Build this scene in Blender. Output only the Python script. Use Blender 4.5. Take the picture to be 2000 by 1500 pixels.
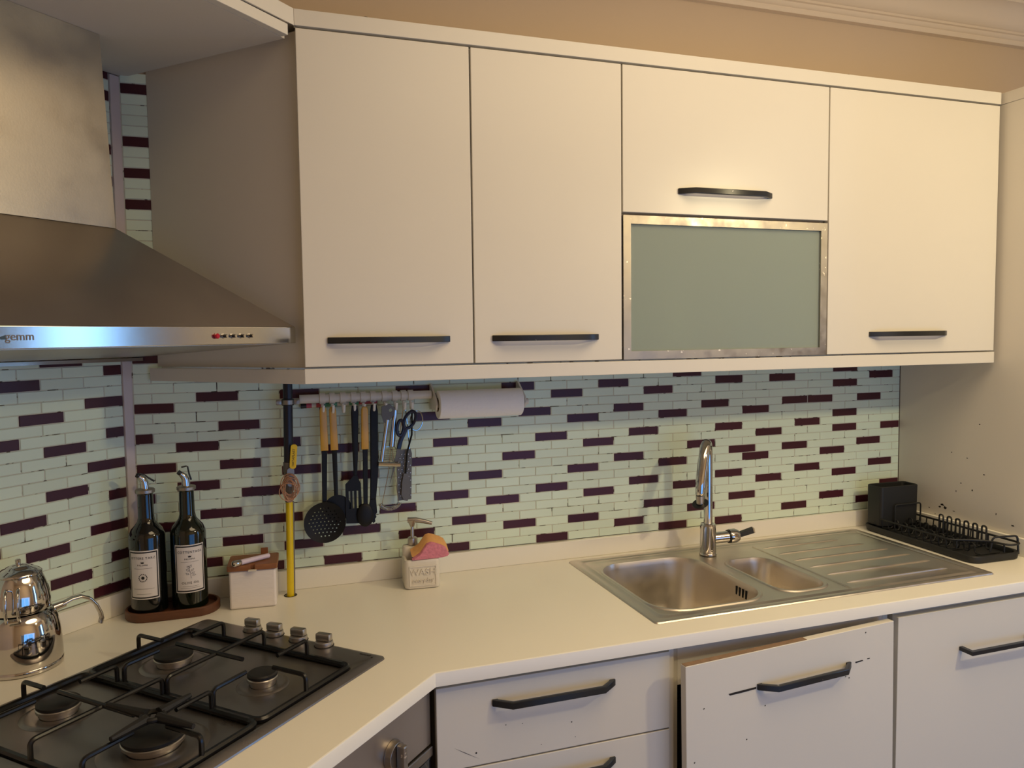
import bpy, bmesh, math, random
from mathutils import Vector, Matrix
random.seed(7)
for o in list(bpy.data.objects): bpy.data.objects.remove(o)
S = bpy.context.scene
COL = S.collection
PI = math.pi
XC = 0.2636            # corner between the main wall (y = 0) and the diagonal wall; worktop at z = 0
# ------------------------------------------------------------------ camera
yaw, pitch, roll = -0.3243, -0.0636, -0.0127
fw = Vector((-math.sin(yaw)*math.cos(pitch), math.cos(yaw)*math.cos(pitch), math.sin(pitch)))
rt = Vector((math.cos(yaw), math.sin(yaw), 0)); up = rt.cross(fw)
r2 = rt*math.cos(roll)+up*math.sin(roll); u2 = up*math.cos(roll)-rt*math.sin(roll)
cd = bpy.data.cameras.new('camera'); cam = bpy.data.objects.new('camera', cd); COL.objects.link(cam)
mw = Matrix.Identity(4)
for i in range(3): mw[i][0], mw[i][1], mw[i][2] = r2[i], u2[i], -fw[i]
mw.translation = (0.5473, -2.0055, 0.6395); cam.matrix_world = mw
cd.sensor_width = 36; cd.lens = 1497.7/2000*36; cd.clip_start = 0.02
S.camera = cam
# ------------------------------------------------------------------ world and lights
W = bpy.data.worlds.new('world'); S.world = W; W.use_nodes = True
W.node_tree.nodes['Background'].inputs[0].default_value = (0.75, 0.85, 1, 1)
W.node_tree.nodes['Background'].inputs[1].default_value = 0.15
def light(name, kind, loc, energy, color, **k):
    d = bpy.data.lights.new(name, kind); d.energy = energy; d.color = color
    for a, b in k.items():
        if a != 'aim': setattr(d, a, b)
    o = bpy.data.objects.new(name, d); COL.objects.link(o); o.location = loc
    if 'aim' in k: o.rotation_euler = (Vector(k['aim'])-Vector(loc)).to_track_quat('-Z', 'Y').to_euler()
    return o
light('pendant_lamp_light', 'POINT', (2.44, -1.60, 1.14), 30, (1, 0.83, 0.485), shadow_soft_size=0.05)
light('ceiling_bounce_fill', 'AREA', (1.65, -1.50, 1.735), 19, (1, 0.77, 0.47), shape='DISK', size=1.5)  # added fill disk, approximates warm light bounced off the ceiling; no lamp here
light('window_daylight_right', 'AREA', (4.15, -1.42, 0.35), 8, (0.24, 0.52, 1), shape='RECTANGLE', size=0.30, size_y=1.5, aim=(3, -1.42, 0.3))
light('window_daylight_rear', 'AREA', (2.0, -2.86, -0.20), 14, (0.10, 0.40, 1), shape='RECTANGLE', size=2.0, size_y=1.3, aim=(2.0, -1, -0.75))
V = S.view_settings
V.view_transform = 'Standard'; V.look = 'None'; V.gamma = 1; V.exposure = 0.0; V.use_curve_mapping = False

# ------------------------------------------------------------------ materials
def lin(c):
    return tuple((v/12.92 if v <= 0.04045 else ((v+0.055)/1.055)**2.4) for v in c)
MATS = {}
def mat(name, rgb, rough=0.5, metal=0.0, var=0.0, vscale=8, bump=0.0, bscale=60, stretch=None, coat=0.0, trans=0.0, ior=1.5, rand=0.0, rvar=0.0, spec=0.5, dirt=None):
    m = bpy.data.materials.new(name); m.use_nodes = True; nt = m.node_tree; N = nt.nodes; L = nt.links
    b = N['Principled BSDF']; c = lin(rgb)+(1,)
    b.inputs['Base Color'].default_value = c; b.inputs['Roughness'].default_value = rough; b.inputs['Metallic'].default_value = metal
    b.inputs['Coat Weight'].default_value = coat; b.inputs['Coat Roughness'].default_value = 0.08
    b.inputs['Transmission Weight'].default_value = trans; b.inputs['IOR'].default_value = ior; b.inputs['Specular IOR Level'].default_value = spec
    tc = N.new('ShaderNodeTexCoord'); mp = N.new('ShaderNodeMapping'); L.new(tc.outputs['Object'], mp.inputs[0])
    if stretch: mp.inputs['Scale'].default_value = stretch
    if var > 0 or rvar > 0:
        n = N.new('ShaderNodeTexNoise'); n.inputs['Scale'].default_value = vscale; n.inputs['Detail'].default_value = 5
        L.new(mp.outputs[0], n.inputs['Vector'])
        if var > 0:
            mx = N.new('ShaderNodeMix'); mx.data_type = 'RGBA'; mx.blend_type = 'MIX'
            mx.inputs[6].default_value = tuple(max(0, v*(1-var)) for v in c[:3])+(1,)
            mx.inputs[7].default_value = tuple(min(1, v*(1+var)) for v in c[:3])+(1,)
            L.new(n.outputs[0], mx.inputs[0]); L.new(mx.outputs[2], b.inputs['Base Color'])
        if rvar > 0:
            mr = N.new('ShaderNodeMapRange'); mr.inputs[1].default_value = 0.3; mr.inputs[2].default_value = 0.7
            mr.inputs[3].default_value = max(0.02, rough-rvar); mr.inputs[4].default_value = rough+rvar
            L.new(n.outputs[0], mr.inputs[0]); L.new(mr.outputs[0], b.inputs['Roughness'])
    if rand > 0:
        oi = N.new('ShaderNodeObjectInfo'); hs = N.new('ShaderNodeHueSaturation'); hs.inputs['Color'].default_value = c
        mr = N.new('ShaderNodeMapRange'); mr.inputs[3].default_value = 1-rand; mr.inputs[4].default_value = 1+rand
        L.new(oi.outputs['Random'], mr.inputs[0]); L.new(mr.outputs[0], hs.inputs['Value']); L.new(hs.outputs[0], b.inputs['Base Color'])
    if dirt:   # sparse patches of another colour: (rgb, threshold, scale)
        n2 = N.new('ShaderNodeTexNoise'); n2.inputs['Scale'].default_value = dirt[2]; n2.inputs['Detail'].default_value = 6; L.new(mp.outputs[0], n2.inputs['Vector'])
        rp = N.new('ShaderNodeValToRGB'); rp.color_ramp.elements[0].position = dirt[1]; rp.color_ramp.elements[1].position = dirt[1]+0.04; L.new(n2.outputs[0], rp.inputs[0])
        mx2 = N.new('ShaderNodeMix'); mx2.data_type = 'RGBA'; mx2.inputs[7].default_value = lin(dirt[0])+(1,)
        src = b.inputs['Base Color'].links[0].from_socket if b.inputs['Base Color'].links else None
        if src: L.new(src, mx2.inputs[6])
        else: mx2.inputs[6].default_value = c
        L.new(rp.outputs[0], mx2.inputs[0]); L.new(mx2.outputs[2], b.inputs['Base Color'])
    if bump > 0:
        n3 = N.new('ShaderNodeTexNoise'); n3.inputs['Scale'].default_value = bscale; n3.inputs['Detail'].default_value = 3; L.new(mp.outputs[0], n3.inputs['Vector'])
        bp = N.new('ShaderNodeBump'); bp.inputs['Strength'].default_value = bump; bp.inputs['Distance'].default_value = 0.002
        L.new(n3.outputs[0], bp.inputs['Height']); L.new(bp.outputs[0], b.inputs['Normal'])
    MATS[name] = m; return m
mat('lacquer', (0.865, 0.845, 0.80), 0.33, spec=0.42, var=0.015, vscale=3, rvar=0.05)
mat('lacquer_side', (0.86, 0.835, 0.79), 0.45, var=0.02, vscale=4)
mat('carcass', (0.80, 0.77, 0.71), 0.5)
mat('worktop', (0.94, 0.925, 0.88), 0.30, var=0.006, vscale=5)
mat('wall_tan', (0.79, 0.71, 0.62), 0.65, var=0.03, vscale=3, bump=0.08, bscale=90)
mat('plaster', (0.86, 0.80, 0.73), 0.6, bump=0.05, bscale=80)
mat('grout', (0.82, 0.81, 0.75), 0.9, var=0.15, vscale=40, bump=0.4, bscale=150, dirt=((0.36, 0.32, 0.28), 0.59, 40))
mat('tile_pale', (0.87, 0.93, 0.85), 0.34, rand=0.05, spec=0.4)
mat('tile_dark', (0.27, 0.11, 0.15), 0.36, rand=0.12, spec=0.35)
mat('pvc_trim', (0.82, 0.77, 0.76), 0.45, var=0.05, vscale=10)
mat('floor_tile', (0.62, 0.56, 0.49), 0.35, var=0.05)
mat('steel_brushed', (0.64, 0.61, 0.57), 0.33, 1.0, var=0.06, vscale=6, rvar=0.06, bump=0.03, bscale=120, stretch=(1, 1, 12))
mat('steel_chimney', (0.64, 0.61, 0.57), 0.38, 1.0, var=0.10, vscale=9, rvar=0.10, bump=0.04, bscale=260, dirt=((0.86, 0.84, 0.80), 0.72, 14))
mat('steel_dark', (0.74, 0.71, 0.68), 0.35, 1.0, var=0.05, vscale=5, rvar=0.05)
mat('steel_band', (0.80, 0.79, 0.77), 0.13, 1.0, bump=0.02, bscale=200, stretch=(1, 1, 20))
mat('steel_sink', (0.84, 0.81, 0.77), 0.36, 1.0, var=0.06, vscale=12, rvar=0.07, bump=0.03, bscale=160)
mat('hob_glass', (0.53, 0.51, 0.50), 0.32, 0.85, var=0.08, vscale=9, rvar=0.06)
mat('chrome', (0.80, 0.79, 0.78), 0.07, 1.0)
mat('chrome_kettle', (0.82, 0.80, 0.78), 0.06, 1.0, bump=0.02, bscale=14)
mat('aluminium', (0.66, 0.63, 0.59), 0.42, 1.0, var=0.12, vscale=30, rvar=0.1, dirt=((0.97, 0.93, 0.86), 0.66, 70))
mat('burner_ring', (0.74, 0.72, 0.70), 0.38, 1.0, var=0.1, vscale=40)
mat('handle_black', (0.125, 0.13, 0.14), 0.32, dirt=((0.72, 0.70, 0.68), 0.72, 90))
mat('bracket_black', (0.11, 0.115, 0.13), 0.35)
mat('enamel_black', (0.055, 0.055, 0.06), 0.30, var=0.2, vscale=30)
mat('iron_black', (0.085, 0.083, 0.082), 0.6, bump=0.2, bscale=120)
mat('cap_black', (0.10, 0.095, 0.09), 0.55, var=0.3, vscale=25)
mat('steel_dull', (0.42, 0.40, 0.37), 0.5, 0.6, var=0.2, vscale=30)
mat('plastic_black', (0.08, 0.085, 0.095), 0.42)
mat('nylon_black', (0.045, 0.048, 0.058), 0.5, spec=0.3)
mat('rack_black', (0.10, 0.105, 0.11), 0.55)
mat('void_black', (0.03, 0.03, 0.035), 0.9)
mat('yellow_handle', (0.82, 0.62, 0.22), 0.32, var=0.04, vscale=20)
mat('yellow_pipe', (0.88, 0.76, 0.05), 0.32, dirt=((0.35, 0.28, 0.10), 0.74, 60))
mat('yellow_lever', (0.93, 0.77, 0.05), 0.4)
mat('pipe_navy', (0.065, 0.07, 0.13), 0.38, var=0.1)
mat('pipe_grey', (0.45, 0.42, 0.38), 0.5, 0.3, var=0.2, vscale=30)
mat('galvanised', (0.60, 0.58, 0.55), 0.4, 1.0)
mat('copper_wire', (0.72, 0.53, 0.40), 0.45)
mat('white_plastic', (0.86, 0.83, 0.78), 0.4)
mat('hook_white', (0.90, 0.89, 0.86), 0.35)
mat('paper', (0.97, 0.96, 0.95), 0.9, bump=0.6, bscale=180)
mat('card', (0.72, 0.62, 0.50), 0.8)
mat('ceramic', (0.88, 0.85, 0.79), 0.30, var=0.03, vscale=15)
mat('marble_white', (0.92, 0.89, 0.87), 0.35, bump=0.45, bscale=34, stretch=(1, 1, 4))
mat('wood_lid', (0.56, 0.36, 0.22), 0.45, var=0.25, vscale=14, stretch=(2, 12, 12))
mat('wood_tray', (0.38, 0.23, 0.15), 0.45, var=0.3, vscale=12, stretch=(2, 14, 14))
mat('sponge_pink', (0.82, 0.50, 0.56), 0.95, var=0.3, vscale=140, bump=0.9, bscale=160)
mat('sponge_orange', (0.87, 0.65, 0.40), 0.95, var=0.08, vscale=80, bump=0.5, bscale=120)
mat('glass_dark', (0.035, 0.045, 0.04), 0.06, coat=0.5)
mat('glass_green', (0.05, 0.075, 0.03), 0.05, coat=0.5, var=0.3, vscale=12)
mat('label_paper', (0.88, 0.85, 0.83), 0.6)
mat('ink', (0.09, 0.08, 0.09), 0.6)
mat('ink_grey', (0.46, 0.43, 0.42), 0.6)
mat('ink_blue', (0.13, 0.25, 0.33), 0.5)
mat('red_button', (0.70, 0.06, 0.16), 0.25)
mat('navy_plastic', (0.06, 0.075, 0.19), 0.35)
mat('lilac_plastic', (0.86, 0.80, 0.86), 0.3)
mat('grey_plastic', (0.40, 0.39, 0.37), 0.45)
mat('chipboard', (0.52, 0.42, 0.33), 0.8, var=0.3, vscale=60)
mat('chip_dark', (0.12, 0.10, 0.09), 0.8)
mat('oven_glass', (0.05, 0.06, 0.09), 0.08, coat=0.4)
mat('stick_green', (0.35, 0.62, 0.50), 0.4); mat('stick_pink', (0.75, 0.30, 0.38), 0.4); mat('stick_white', (0.85, 0.83, 0.80), 0.4)
mat('jar_green', (0.55, 0.62, 0.38), 0.4); mat('jar_blue', (0.30, 0.33, 0.52), 0.4); mat('jar_pink', (0.66, 0.45, 0.42), 0.4); mat('jar_cream', (0.85, 0.80, 0.68), 0.4)
def frosted():
    m = bpy.data.materials.new('frosted_glass'); m.use_nodes = True; nt = m.node_tree; N = nt.nodes; L = nt.links
    b = N['Principled BSDF']; b.inputs['Base Color'].default_value = lin((0.74, 0.79, 0.755))+(1,); b.inputs['Roughness'].default_value = 0.5
    b.inputs['Transmission Weight'].default_value = 0.55; b.inputs['IOR'].default_value = 1.2
    b.inputs['Specular IOR Level'].default_value = 0.4
    MATS['frosted_glass'] = m
frosted()

# ------------------------------------------------------------------ mesh helpers
def box(bm, x0, x1, y0, y1, z0, z1, bev=0, seg=2):
    g = bmesh.ops.create_cube(bm, size=1)
    for v in g['verts']:
        v.co = Vector((x0+(v.co.x+.5)*(x1-x0), y0+(v.co.y+.5)*(y1-y0), z0+(v.co.z+.5)*(z1-z0)))
    if bev > 0:
        es = list({e for v in g['verts'] for e in v.link_edges})
        bmesh.ops.bevel(bm, geom=es, offset=bev, segments=seg, profile=.5, affect='EDGES')
    return bm
def B(*a, **k): return box(bmesh.new(), *a, **k)
def prism(bm, poly, h0, h1, axis='z', bev=0):
    def P(a, b, h): return {'z': (a, b, h), 'y': (a, h, b), 'x': (h, a, b)}[axis]
    lo = [bm.verts.new(P(a, b, h0)) for a, b in poly]; hi = [bm.verts.new(P(a, b, h1)) for a, b in poly]
    n = len(poly); fs = [bm.faces.new(lo[::-1]), bm.faces.new(hi)]
    for i in range(n): fs.append(bm.faces.new((lo[i], lo[(i+1) % n], hi[(i+1) % n], hi[i])))
    bmesh.ops.recalc_face_normals(bm, faces=fs)
    if bev > 0:
        bmesh.ops.bevel(bm, geom=list({e for f in fs[:2] for e in f.edges}), offset=bev, segments=2, profile=.5, affect='EDGES')
    return bm
def lathe(bm, prof, c=(0, 0, 0), seg=40, cap=True, M=None):
    rings = []
    for r, z in prof:
        ring = []
        for i in range(seg):
            a = 2*PI*i/seg; p = Vector((r*math.cos(a), r*math.sin(a), z))
            if M is not None: p = M @ p
            ring.append(bm.verts.new(p+Vector(c)))
        rings.append(ring)
    for A, C in zip(rings, rings[1:]):
        for i in range(seg): bm.faces.new((A[i], A[(i+1) % seg], C[(i+1) % seg], C[i]))
    if cap:
        bm.faces.new(rings[0][::-1]); bm.faces.new(rings[-1])
    return bm
def axis_m(d):
    return Vector((0, 0, 1)).rotation_difference(Vector(d).normalized()).to_matrix()
def cyl(bm, p0, p1, r0, r1=None, seg=20, bev=0):
    p0 = Vector(p0); d = Vector(p1)-p0; L = d.length; r1 = r0 if r1 is None else r1
    pr = [(r0, 0), (r1, L)] if not bev else [(r0-bev, 0), (r0, bev), (r1, L-bev), (r1-bev, L)]
    return lathe(bm, pr, p0, seg, True, axis_m(d))
def fillet(pts, r, n=5, closed=False):
    pts = [Vector(p) for p in pts]; out = []; N = len(pts)
    for i, p in enumerate(pts):
        if not closed and i in (0, N-1): out.append(p); continue
        a = pts[i-1]-p; b = pts[(i+1) % N]-p
        d = min(r, a.length*.49, b.length*.49)
        A = p+a.normalized()*d; C = p+b.normalized()*d
        for k in range(n+1):
            t = k/n; out.append(A*(1-t)**2+p*2*t*(1-t)+C*t*t)
    return out
def tube(bm, pts, r, seg=8, closed=False, flat=None):
    pts = [Vector(p) for p in pts]; N = len(pts); rings = []
    rr = r if isinstance(r, (list, tuple)) else [r]*N
    nrm = None
    for i, p in enumerate(pts):
        if closed: t = pts[(i+1) % N]-pts[i-1]
        else: t = pts[min(i+1, N-1)]-pts[max(i-1, 0)]
        t.normalize()
        if nrm is None:
            nrm = t.orthogonal().normalized()
            if flat is not None: nrm = (Vector(flat)-t*t.dot(Vector(flat))).normalized()
        else: nrm = (nrm-t*t.dot(nrm)).normalized()
        bn = t.cross(nrm)
        rings.append([bm.verts.new(p+(nrm*math.cos(2*PI*k/seg)+bn*math.sin(2*PI*k/seg))*rr[i]) for k in range(seg)])
    rng = range(N) if closed else range(N-1)
    for i in rng:
        A, C = rings[i], rings[(i+1) % N]
        for k in range(seg): bm.faces.new((A[k], A[(k+1) % seg], C[(k+1) % seg], C[k]))
    if not closed: bm.faces.new(rings[0][::-1]); bm.faces.new(rings[-1])
    return bm
def sphere(bm, c, r, sc=(1, 1, 1), seg=20, ring=12):
    g = bmesh.ops.create_uvsphere(bm, u_segments=seg, v_segments=ring, radius=r)
    for v in g['verts']: v.co = Vector((v.co.x*sc[0], v.co.y*sc[1], v.co.z*sc[2]))+Vector(c)
    return bm
def rrect(x0, x1, y0, y1, r, n=6):
    out = []
    for cx, cy, a0 in ((x1-r, y1-r, 0), (x0+r, y1-r, PI/2), (x0+r, y0+r, PI), (x1-r, y0+r, 1.5*PI)):
        for k in range(n+1):
            a = a0+PI/2*k/n; out.append((cx+r*math.cos(a), cy+r*math.sin(a)))
    return out
def circ(cx, cy, r, n=24): return [(cx+r*math.cos(2*PI*i/n), cy+r*math.sin(2*PI*i/n)) for i in range(n)]
def fill(bm, loops, z=0, axis='z'):
    es = []; VL = []
    for lp in loops:
        vs = [bm.verts.new((a, b, z) if axis == 'z' else (a, z, b)) for a, b in lp]
        es += [bm.edges.new((vs[i], vs[(i+1) % len(vs)])) for i in range(len(vs))]; VL.append(vs)
    g = bmesh.ops.triangle_fill(bm, use_beauty=True, edges=es)
    fs = [f for f in g['geom'] if isinstance(f, bmesh.types.BMFace)]
    return fs, VL
def slab(bm, loops, z0, z1, axis='z'):
    fs, VL = fill(bm, loops, z0, axis)
    g = bmesh.ops.extrude_face_region(bm, geom=fs)
    d = (0, 0, z1-z0) if axis == 'z' else (0, z1-z0, 0)
    bmesh.ops.translate(bm, verts=[v for v in g['geom'] if isinstance(v, bmesh.types.BMVert)], vec=d)
    bmesh.ops.recalc_face_normals(bm, faces=bm.faces); return bm
def bridge(bm, A, C):
    n = len(A)
    for i in range(n): bm.faces.new((A[i], A[(i+1) % n], C[(i+1) % n], C[i]))
def loft(bm, loops, cap_end=True, cap_start=False):
    R = [[bm.verts.new(p) for p in lp] for lp in loops]
    for a, b in zip(R, R[1:]): bridge(bm, a, b)
    if cap_end: bm.faces.new(R[-1])
    if cap_start: bm.faces.new(R[0][::-1])
    return R
def tomesh(name, bm, m, smooth=True, ang=38):
    bm.normal_update()
    if smooth:
        for f in bm.faces: f.smooth = True
        lim = math.radians(ang)
        for e in bm.edges:
            if len(e.link_faces) == 2:
                an = e.calc_face_angle(0)
                if an > lim: e.smooth = False
                elif an > 0.17:   # keep broad flats flat next to their narrow bevels
                    a1, a2 = (f.calc_area() for f in e.link_faces)
                    if max(a1, a2) > 12*min(a1, a2): e.smooth = False
    me = bpy.data.meshes.new(name); bm.to_mesh(me); bm.free()
    me.materials.append(MATS[m]); return me
OFF = {}
def tag(o, label=None, cat=None, group=None, kind=None):
    if label: o['label'] = label
    if cat: o['category'] = cat
    if group: o['group'] = group
    if kind: o['kind'] = kind
    return o
def wpos(loc, diag):   # a place in the diagonal frame (a to the right along that wall, b towards it) or in the room
    if not diag: return Vector(loc)
    c = math.sqrt(.5); a, b, z = loc
    return Vector((XC+c*a-c*b, c*a+c*b, z))
def thing(name, label, cat, loc, diag=False, group=None):
    o = bpy.data.objects.new(name, None); COL.objects.link(o); o.empty_display_size = .05
    o.location = wpos(loc, diag)
    if diag: o.rotation_euler = (0, 0, PI/4)
    OFF[o.name] = Vector(loc); return tag(o, label, cat, group)
def part(name, bm, m, parent, label=None, smooth=True, ang=38, kind=None):
    off = OFF[parent.name]
    bmesh.ops.translate(bm, verts=bm.verts, vec=-off)
    o = bpy.data.objects.new(name, tomesh(name, bm, m, smooth, ang)); COL.objects.link(o); o.parent = parent
    OFF[o.name] = off; return tag(o, label, kind=kind)
def single(name, bm, m, loc, label=None, cat=None, diag=False, group=None, kind=None, smooth=True, ang=38):
    bmesh.ops.translate(bm, verts=bm.verts, vec=-Vector(loc))
    o = bpy.data.objects.new(name, tomesh(name, bm, m, smooth, ang)); COL.objects.link(o)
    o.location = wpos(loc, diag)
    if diag: o.rotation_euler = (0, 0, PI/4)
    OFF[o.name] = Vector(loc); return tag(o, label, cat, group, kind)
def text_bm(s, size, ext=0.0004, spacing=1.0):
    cu = bpy.data.curves.new('lettering', 'FONT'); cu.body = s; cu.size = size; cu.extrude = ext; cu.align_x = 'CENTER'; cu.align_y = 'CENTER'
    cu.space_character = spacing; cu.resolution_u = 3
    ob = bpy.data.objects.new('lettering', cu); COL.objects.link(ob); bpy.context.view_layer.update()
    me = bpy.data.meshes.new_from_object(ob.evaluated_get(bpy.context.evaluated_depsgraph_get()))
    bm = bmesh.new(); bm.from_mesh(me)
    bpy.data.objects.remove(ob); bpy.data.curves.remove(cu); bpy.data.meshes.remove(me)
    return bm
def upright(bm, x, y, z):   # lettering that faces -y
    for v in bm.verts: v.co = Vector((v.co.x+x, y-v.co.z, v.co.y+z))
    return bm
def quad_flat(bm, pts):
    bm.faces.new([bm.verts.new(p) for p in pts])

# ================================================================== setting
cs = math.sqrt(.5)
def dg(s, n, z=0): return (XC-s*cs+n*cs, -(s+n)*cs, z)
wall_back = single('wall_back', B(XC-.1, 4.25, .008, .12, -.9, 1.78), 'wall_tan', (2, .06, -.9), kind='structure')
wall_corner = single('wall_corner', B(-.80, .06, .008, .12, -.9, 1.78), 'wall_tan', (-.4, .06, -.9), diag=True, kind='structure')
p75 = dg(.79, 0)
single('wall_left', B(p75[0]-.1, p75[0], -2.92, p75[1]+.02, -.9, 1.78), 'wall_tan', (p75[0], -2, -.9), kind='structure')
wr = bmesh.new()
for b in ((-2.92, -2.3, -.9, 1.78), (-.9, .12, -.9, 1.78), (-2.3, -.9, -.9, -.55), (-2.3, -.9, 1.25, 1.78)): box(wr, 4.25, 4.35, *b)
single('wall_right', wr, 'wall_tan', (4.3, -2, -.9), kind='structure')
wf = bmesh.new()
for x0, x1, z0, z1 in ((p75[0]-.1, .6, -.9, 1.78), (2.8, 4.35, -.9, 1.78), (.6, 2.8, -.9, -.89), (.6, 2.8, .45, 1.78)): box(wf, x0, x1, -3.02, -2.92, z0, z1)
single('wall_front', wf, 'wall_tan', (2, -2.97, -.9), kind='structure')
single('floor', B(-.4, 4.35, -3.02, .12, -.95, -.9), 'floor_tile', (2, -1.8, -.95), kind='structure')
single('ceiling', B(-.4, 4.35, -3.02, .12, 1.75, 1.85), 'plaster', (2, -1.8, 1.75), kind='structure')
for nm, fr in (('window_1', [(4.25, 4.32, -2.3, -2.22, -.55, 1.25), (4.25, 4.32, -.98, -.9, -.55, 1.25), (4.25, 4.32, -1.63, -1.57, -.55, 1.25), (4.25, 4.32, -2.3, -.9, -.55, -.47), (4.25, 4.32, -2.3, -.9, 1.17, 1.25)]),
               ('window_2', [(.6, .68, -3.00, -2.93, -.89, .45), (2.72, 2.8, -3.00, -2.93, -.89, .45), (1.66, 1.74, -3.00, -2.93, -.89, .45), (.6, 2.8, -3.00, -2.93, -.89, -.84), (.6, 2.8, -3.00, -2.93, .39, .45)])):
    bm = bmesh.new()
    for f in fr: box(bm, *f)
    single(nm, bm, 'white_plastic', (fr[0][0], fr[0][2], fr[0][4]), kind='structure')
prof = [(.008, 1.605), (-.012, 1.605), (-.016, 1.612), (-.016, 1.619), (-.022, 1.622), (-.024, 1.632), (-.030, 1.634), (-.030, 1.641), (-.038, 1.644),
        (-.046, 1.662), (-.060, 1.690), (-.082, 1.704), (-.090, 1.706), (-.090, 1.714), (-.098, 1.716), (-.100, 1.728), (-.110, 1.73), (-.110, 1.75), (.008, 1.75)]
bm = bmesh.new()
lo = [bm.verts.new((XC-.1, y, z)) for y, z in prof]; hi = [bm.verts.new((4.25, y, z)) for y, z in prof]
bm.faces.new(lo); bm.faces.new(hi[::-1])
for i in range(len(prof)): bm.faces.new((lo[i], lo[(i+1) % len(prof)], hi[(i+1) % len(prof)], hi[i]))
bmesh.ops.recalc_face_normals(bm, faces=bm.faces)
single('trim_1', bm, 'plaster', (2, 0, 1.605), kind='structure', ang=60)
# corner strip over the tile joint
bm = B(-.0155, .0085, -.0045, .004, .0517, 1.248, bev=.0012)
single('trim_2', bm, 'pvc_trim', (0, 0, .0517), diag=True, kind='structure')

# ------------------------------------------------------------------ glass mosaic
ROW, Z0, COLW, X00 = 0.02413, 0.0636, 0.048753, 0.06906
TW, TH = 2*COLW-.0023, ROW-.0019
DARK = {0: [10, 14, 20, 26, 34, 38], 1: [7, 31, 43, 49], 2: [12, 18, 24, 28, 36, 46], 3: [9, 15, 21, 33, 39, 51], 5: [5, 11, 17, 23, 29, 35, 41, 47],
        6: [8, 20, 26, 32, 38, 44, 50], 8: [4, 10, 22, 28, 34, 40, 46], 9: [7, 15, 31, 39, 43, 49], 10: [12, 18, 24, 36], 11: [5, 9, 29, 41, 47, 51],
        12: [14, 20, 26, 32, 38, 44], 13: [7, 11, 47], 14: [4, 22, 28, 34, 40], 15: [9, 19, 25, 31, 37, 43, 45, 49], 17: [5, 27, 33, 47],
        18: [8, 12, 18, 24, 30, 38, 42, 50], 19: [35, 47], 20: [8], 22: [4], 37: [5], 40: [4], 43: [5], 48: [4]}
DARKL = {0: [1], 2: [3], 3: [0], 5: [4], 6: [1, 7], 8: [5], 9: [0], 10: [3], 12: [1], 14: [3], 15: [0, 6], 17: [4], 18: [1], 20: [5], 21: [0], 22: [3],
         39: [0], 42: [1], 47: [0], 49: [0], 1: [8], 4: [9], 11: [8], 13: [10], 16: [9], 19: [8]}
single_part = {}
bed = part('grout_bed', B(.272, 2.586, .0015, .0078, .0517, .60), 'grout', wall_back)
part('grout_bed', B(.272, .345, .0015, .0078, .60, 1.249), 'grout', wall_back)
part('grout_bed', B(-.70, -.012, .0015, .0078, .0517, .68), 'grout', wall_corner)
part('grout_bed', B(-.22, -.012, .0015, .0078, .68, 1.249), 'grout', wall_corner)
TM = {}
def tile_mesh(w, dark):
    k = (round(w, 3), dark)
    if k not in TM:
        TM[k] = tomesh('dark_tile' if dark else 'tile', B(-w/2, w/2, 0, .005, -TH/2, TH/2, bev=.0008, seg=1), 'tile_dark' if dark else 'tile_pale', ang=25)
    return TM[k]
def lay(wall, cells):
    # cells: (x centre, z, width, dark)
    off = OFF[wall.name]; pale = 0; rest = bmesh.new()
    for x, z, w, dark in cells:
        dy = random.uniform(-.0004, .0004)
        if not dark:
            pale += 1
            if pale > 300:
                box(rest, x-w/2, x+w/2, dy, .005+dy, z-TH/2, z+TH/2, bev=.0008, seg=1); continue
        o = bpy.data.objects.new('dark_tile' if dark else 'tile', tile_mesh(w, dark)); COL.objects.link(o); o.parent = wall
        o.location = Vector((x, dy, z))-off
        o.rotation_euler = (0, random.uniform(-.002, .002), 0)
    if len(rest.verts): part('tile_field', rest, 'tile_pale', wall, ang=25, kind='stuff')
    else: rest.free()
cells = []
XL, XR = .2745, 2.5845
for k in range(0, 51):
    z = Z0+k*ROW
    xr = XR if k <= 20 else .338
    if z-TH/2 > 1.246: continue
    if k > 20:
        cells.append(((XL+.338)/2, z, .338-XL, k in (22, 37, 40, 43, 48))); continue
    for m in range(2, 54):
        if (k+m) % 2: continue
        x = X00+COLW*m; a, b = max(x-TW/2, XL), min(x+TW/2, xr)
        if b-a < .006: continue
        cells.append(((a+b)/2, z-.0009*((a+b)/2-1.3), b-a, m in DARK.get(k, [])))
cells.sort(key=lambda c: c[0])
lay(wall_back, cells)
cells = []
for k in range(0, 51):
    z = Z0+k*ROW
    if z-TH/2 > 1.246: continue
    smax = .695 if k <= 25 else .20
    for j in range(-1, 15):
        if (k+j) % 2 == 0: continue
        s = (j+.27)*COLW; a, b = max(s-TW/2, .0165), min(s+TW/2, smax)
        if b-a < .006: continue
        cells.append((-(a+b)/2, z, b-a, j in DARKL.get(k, [])))
cells.sort(key=lambda c: -c[0])
lay(wall_corner, cells)

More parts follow.
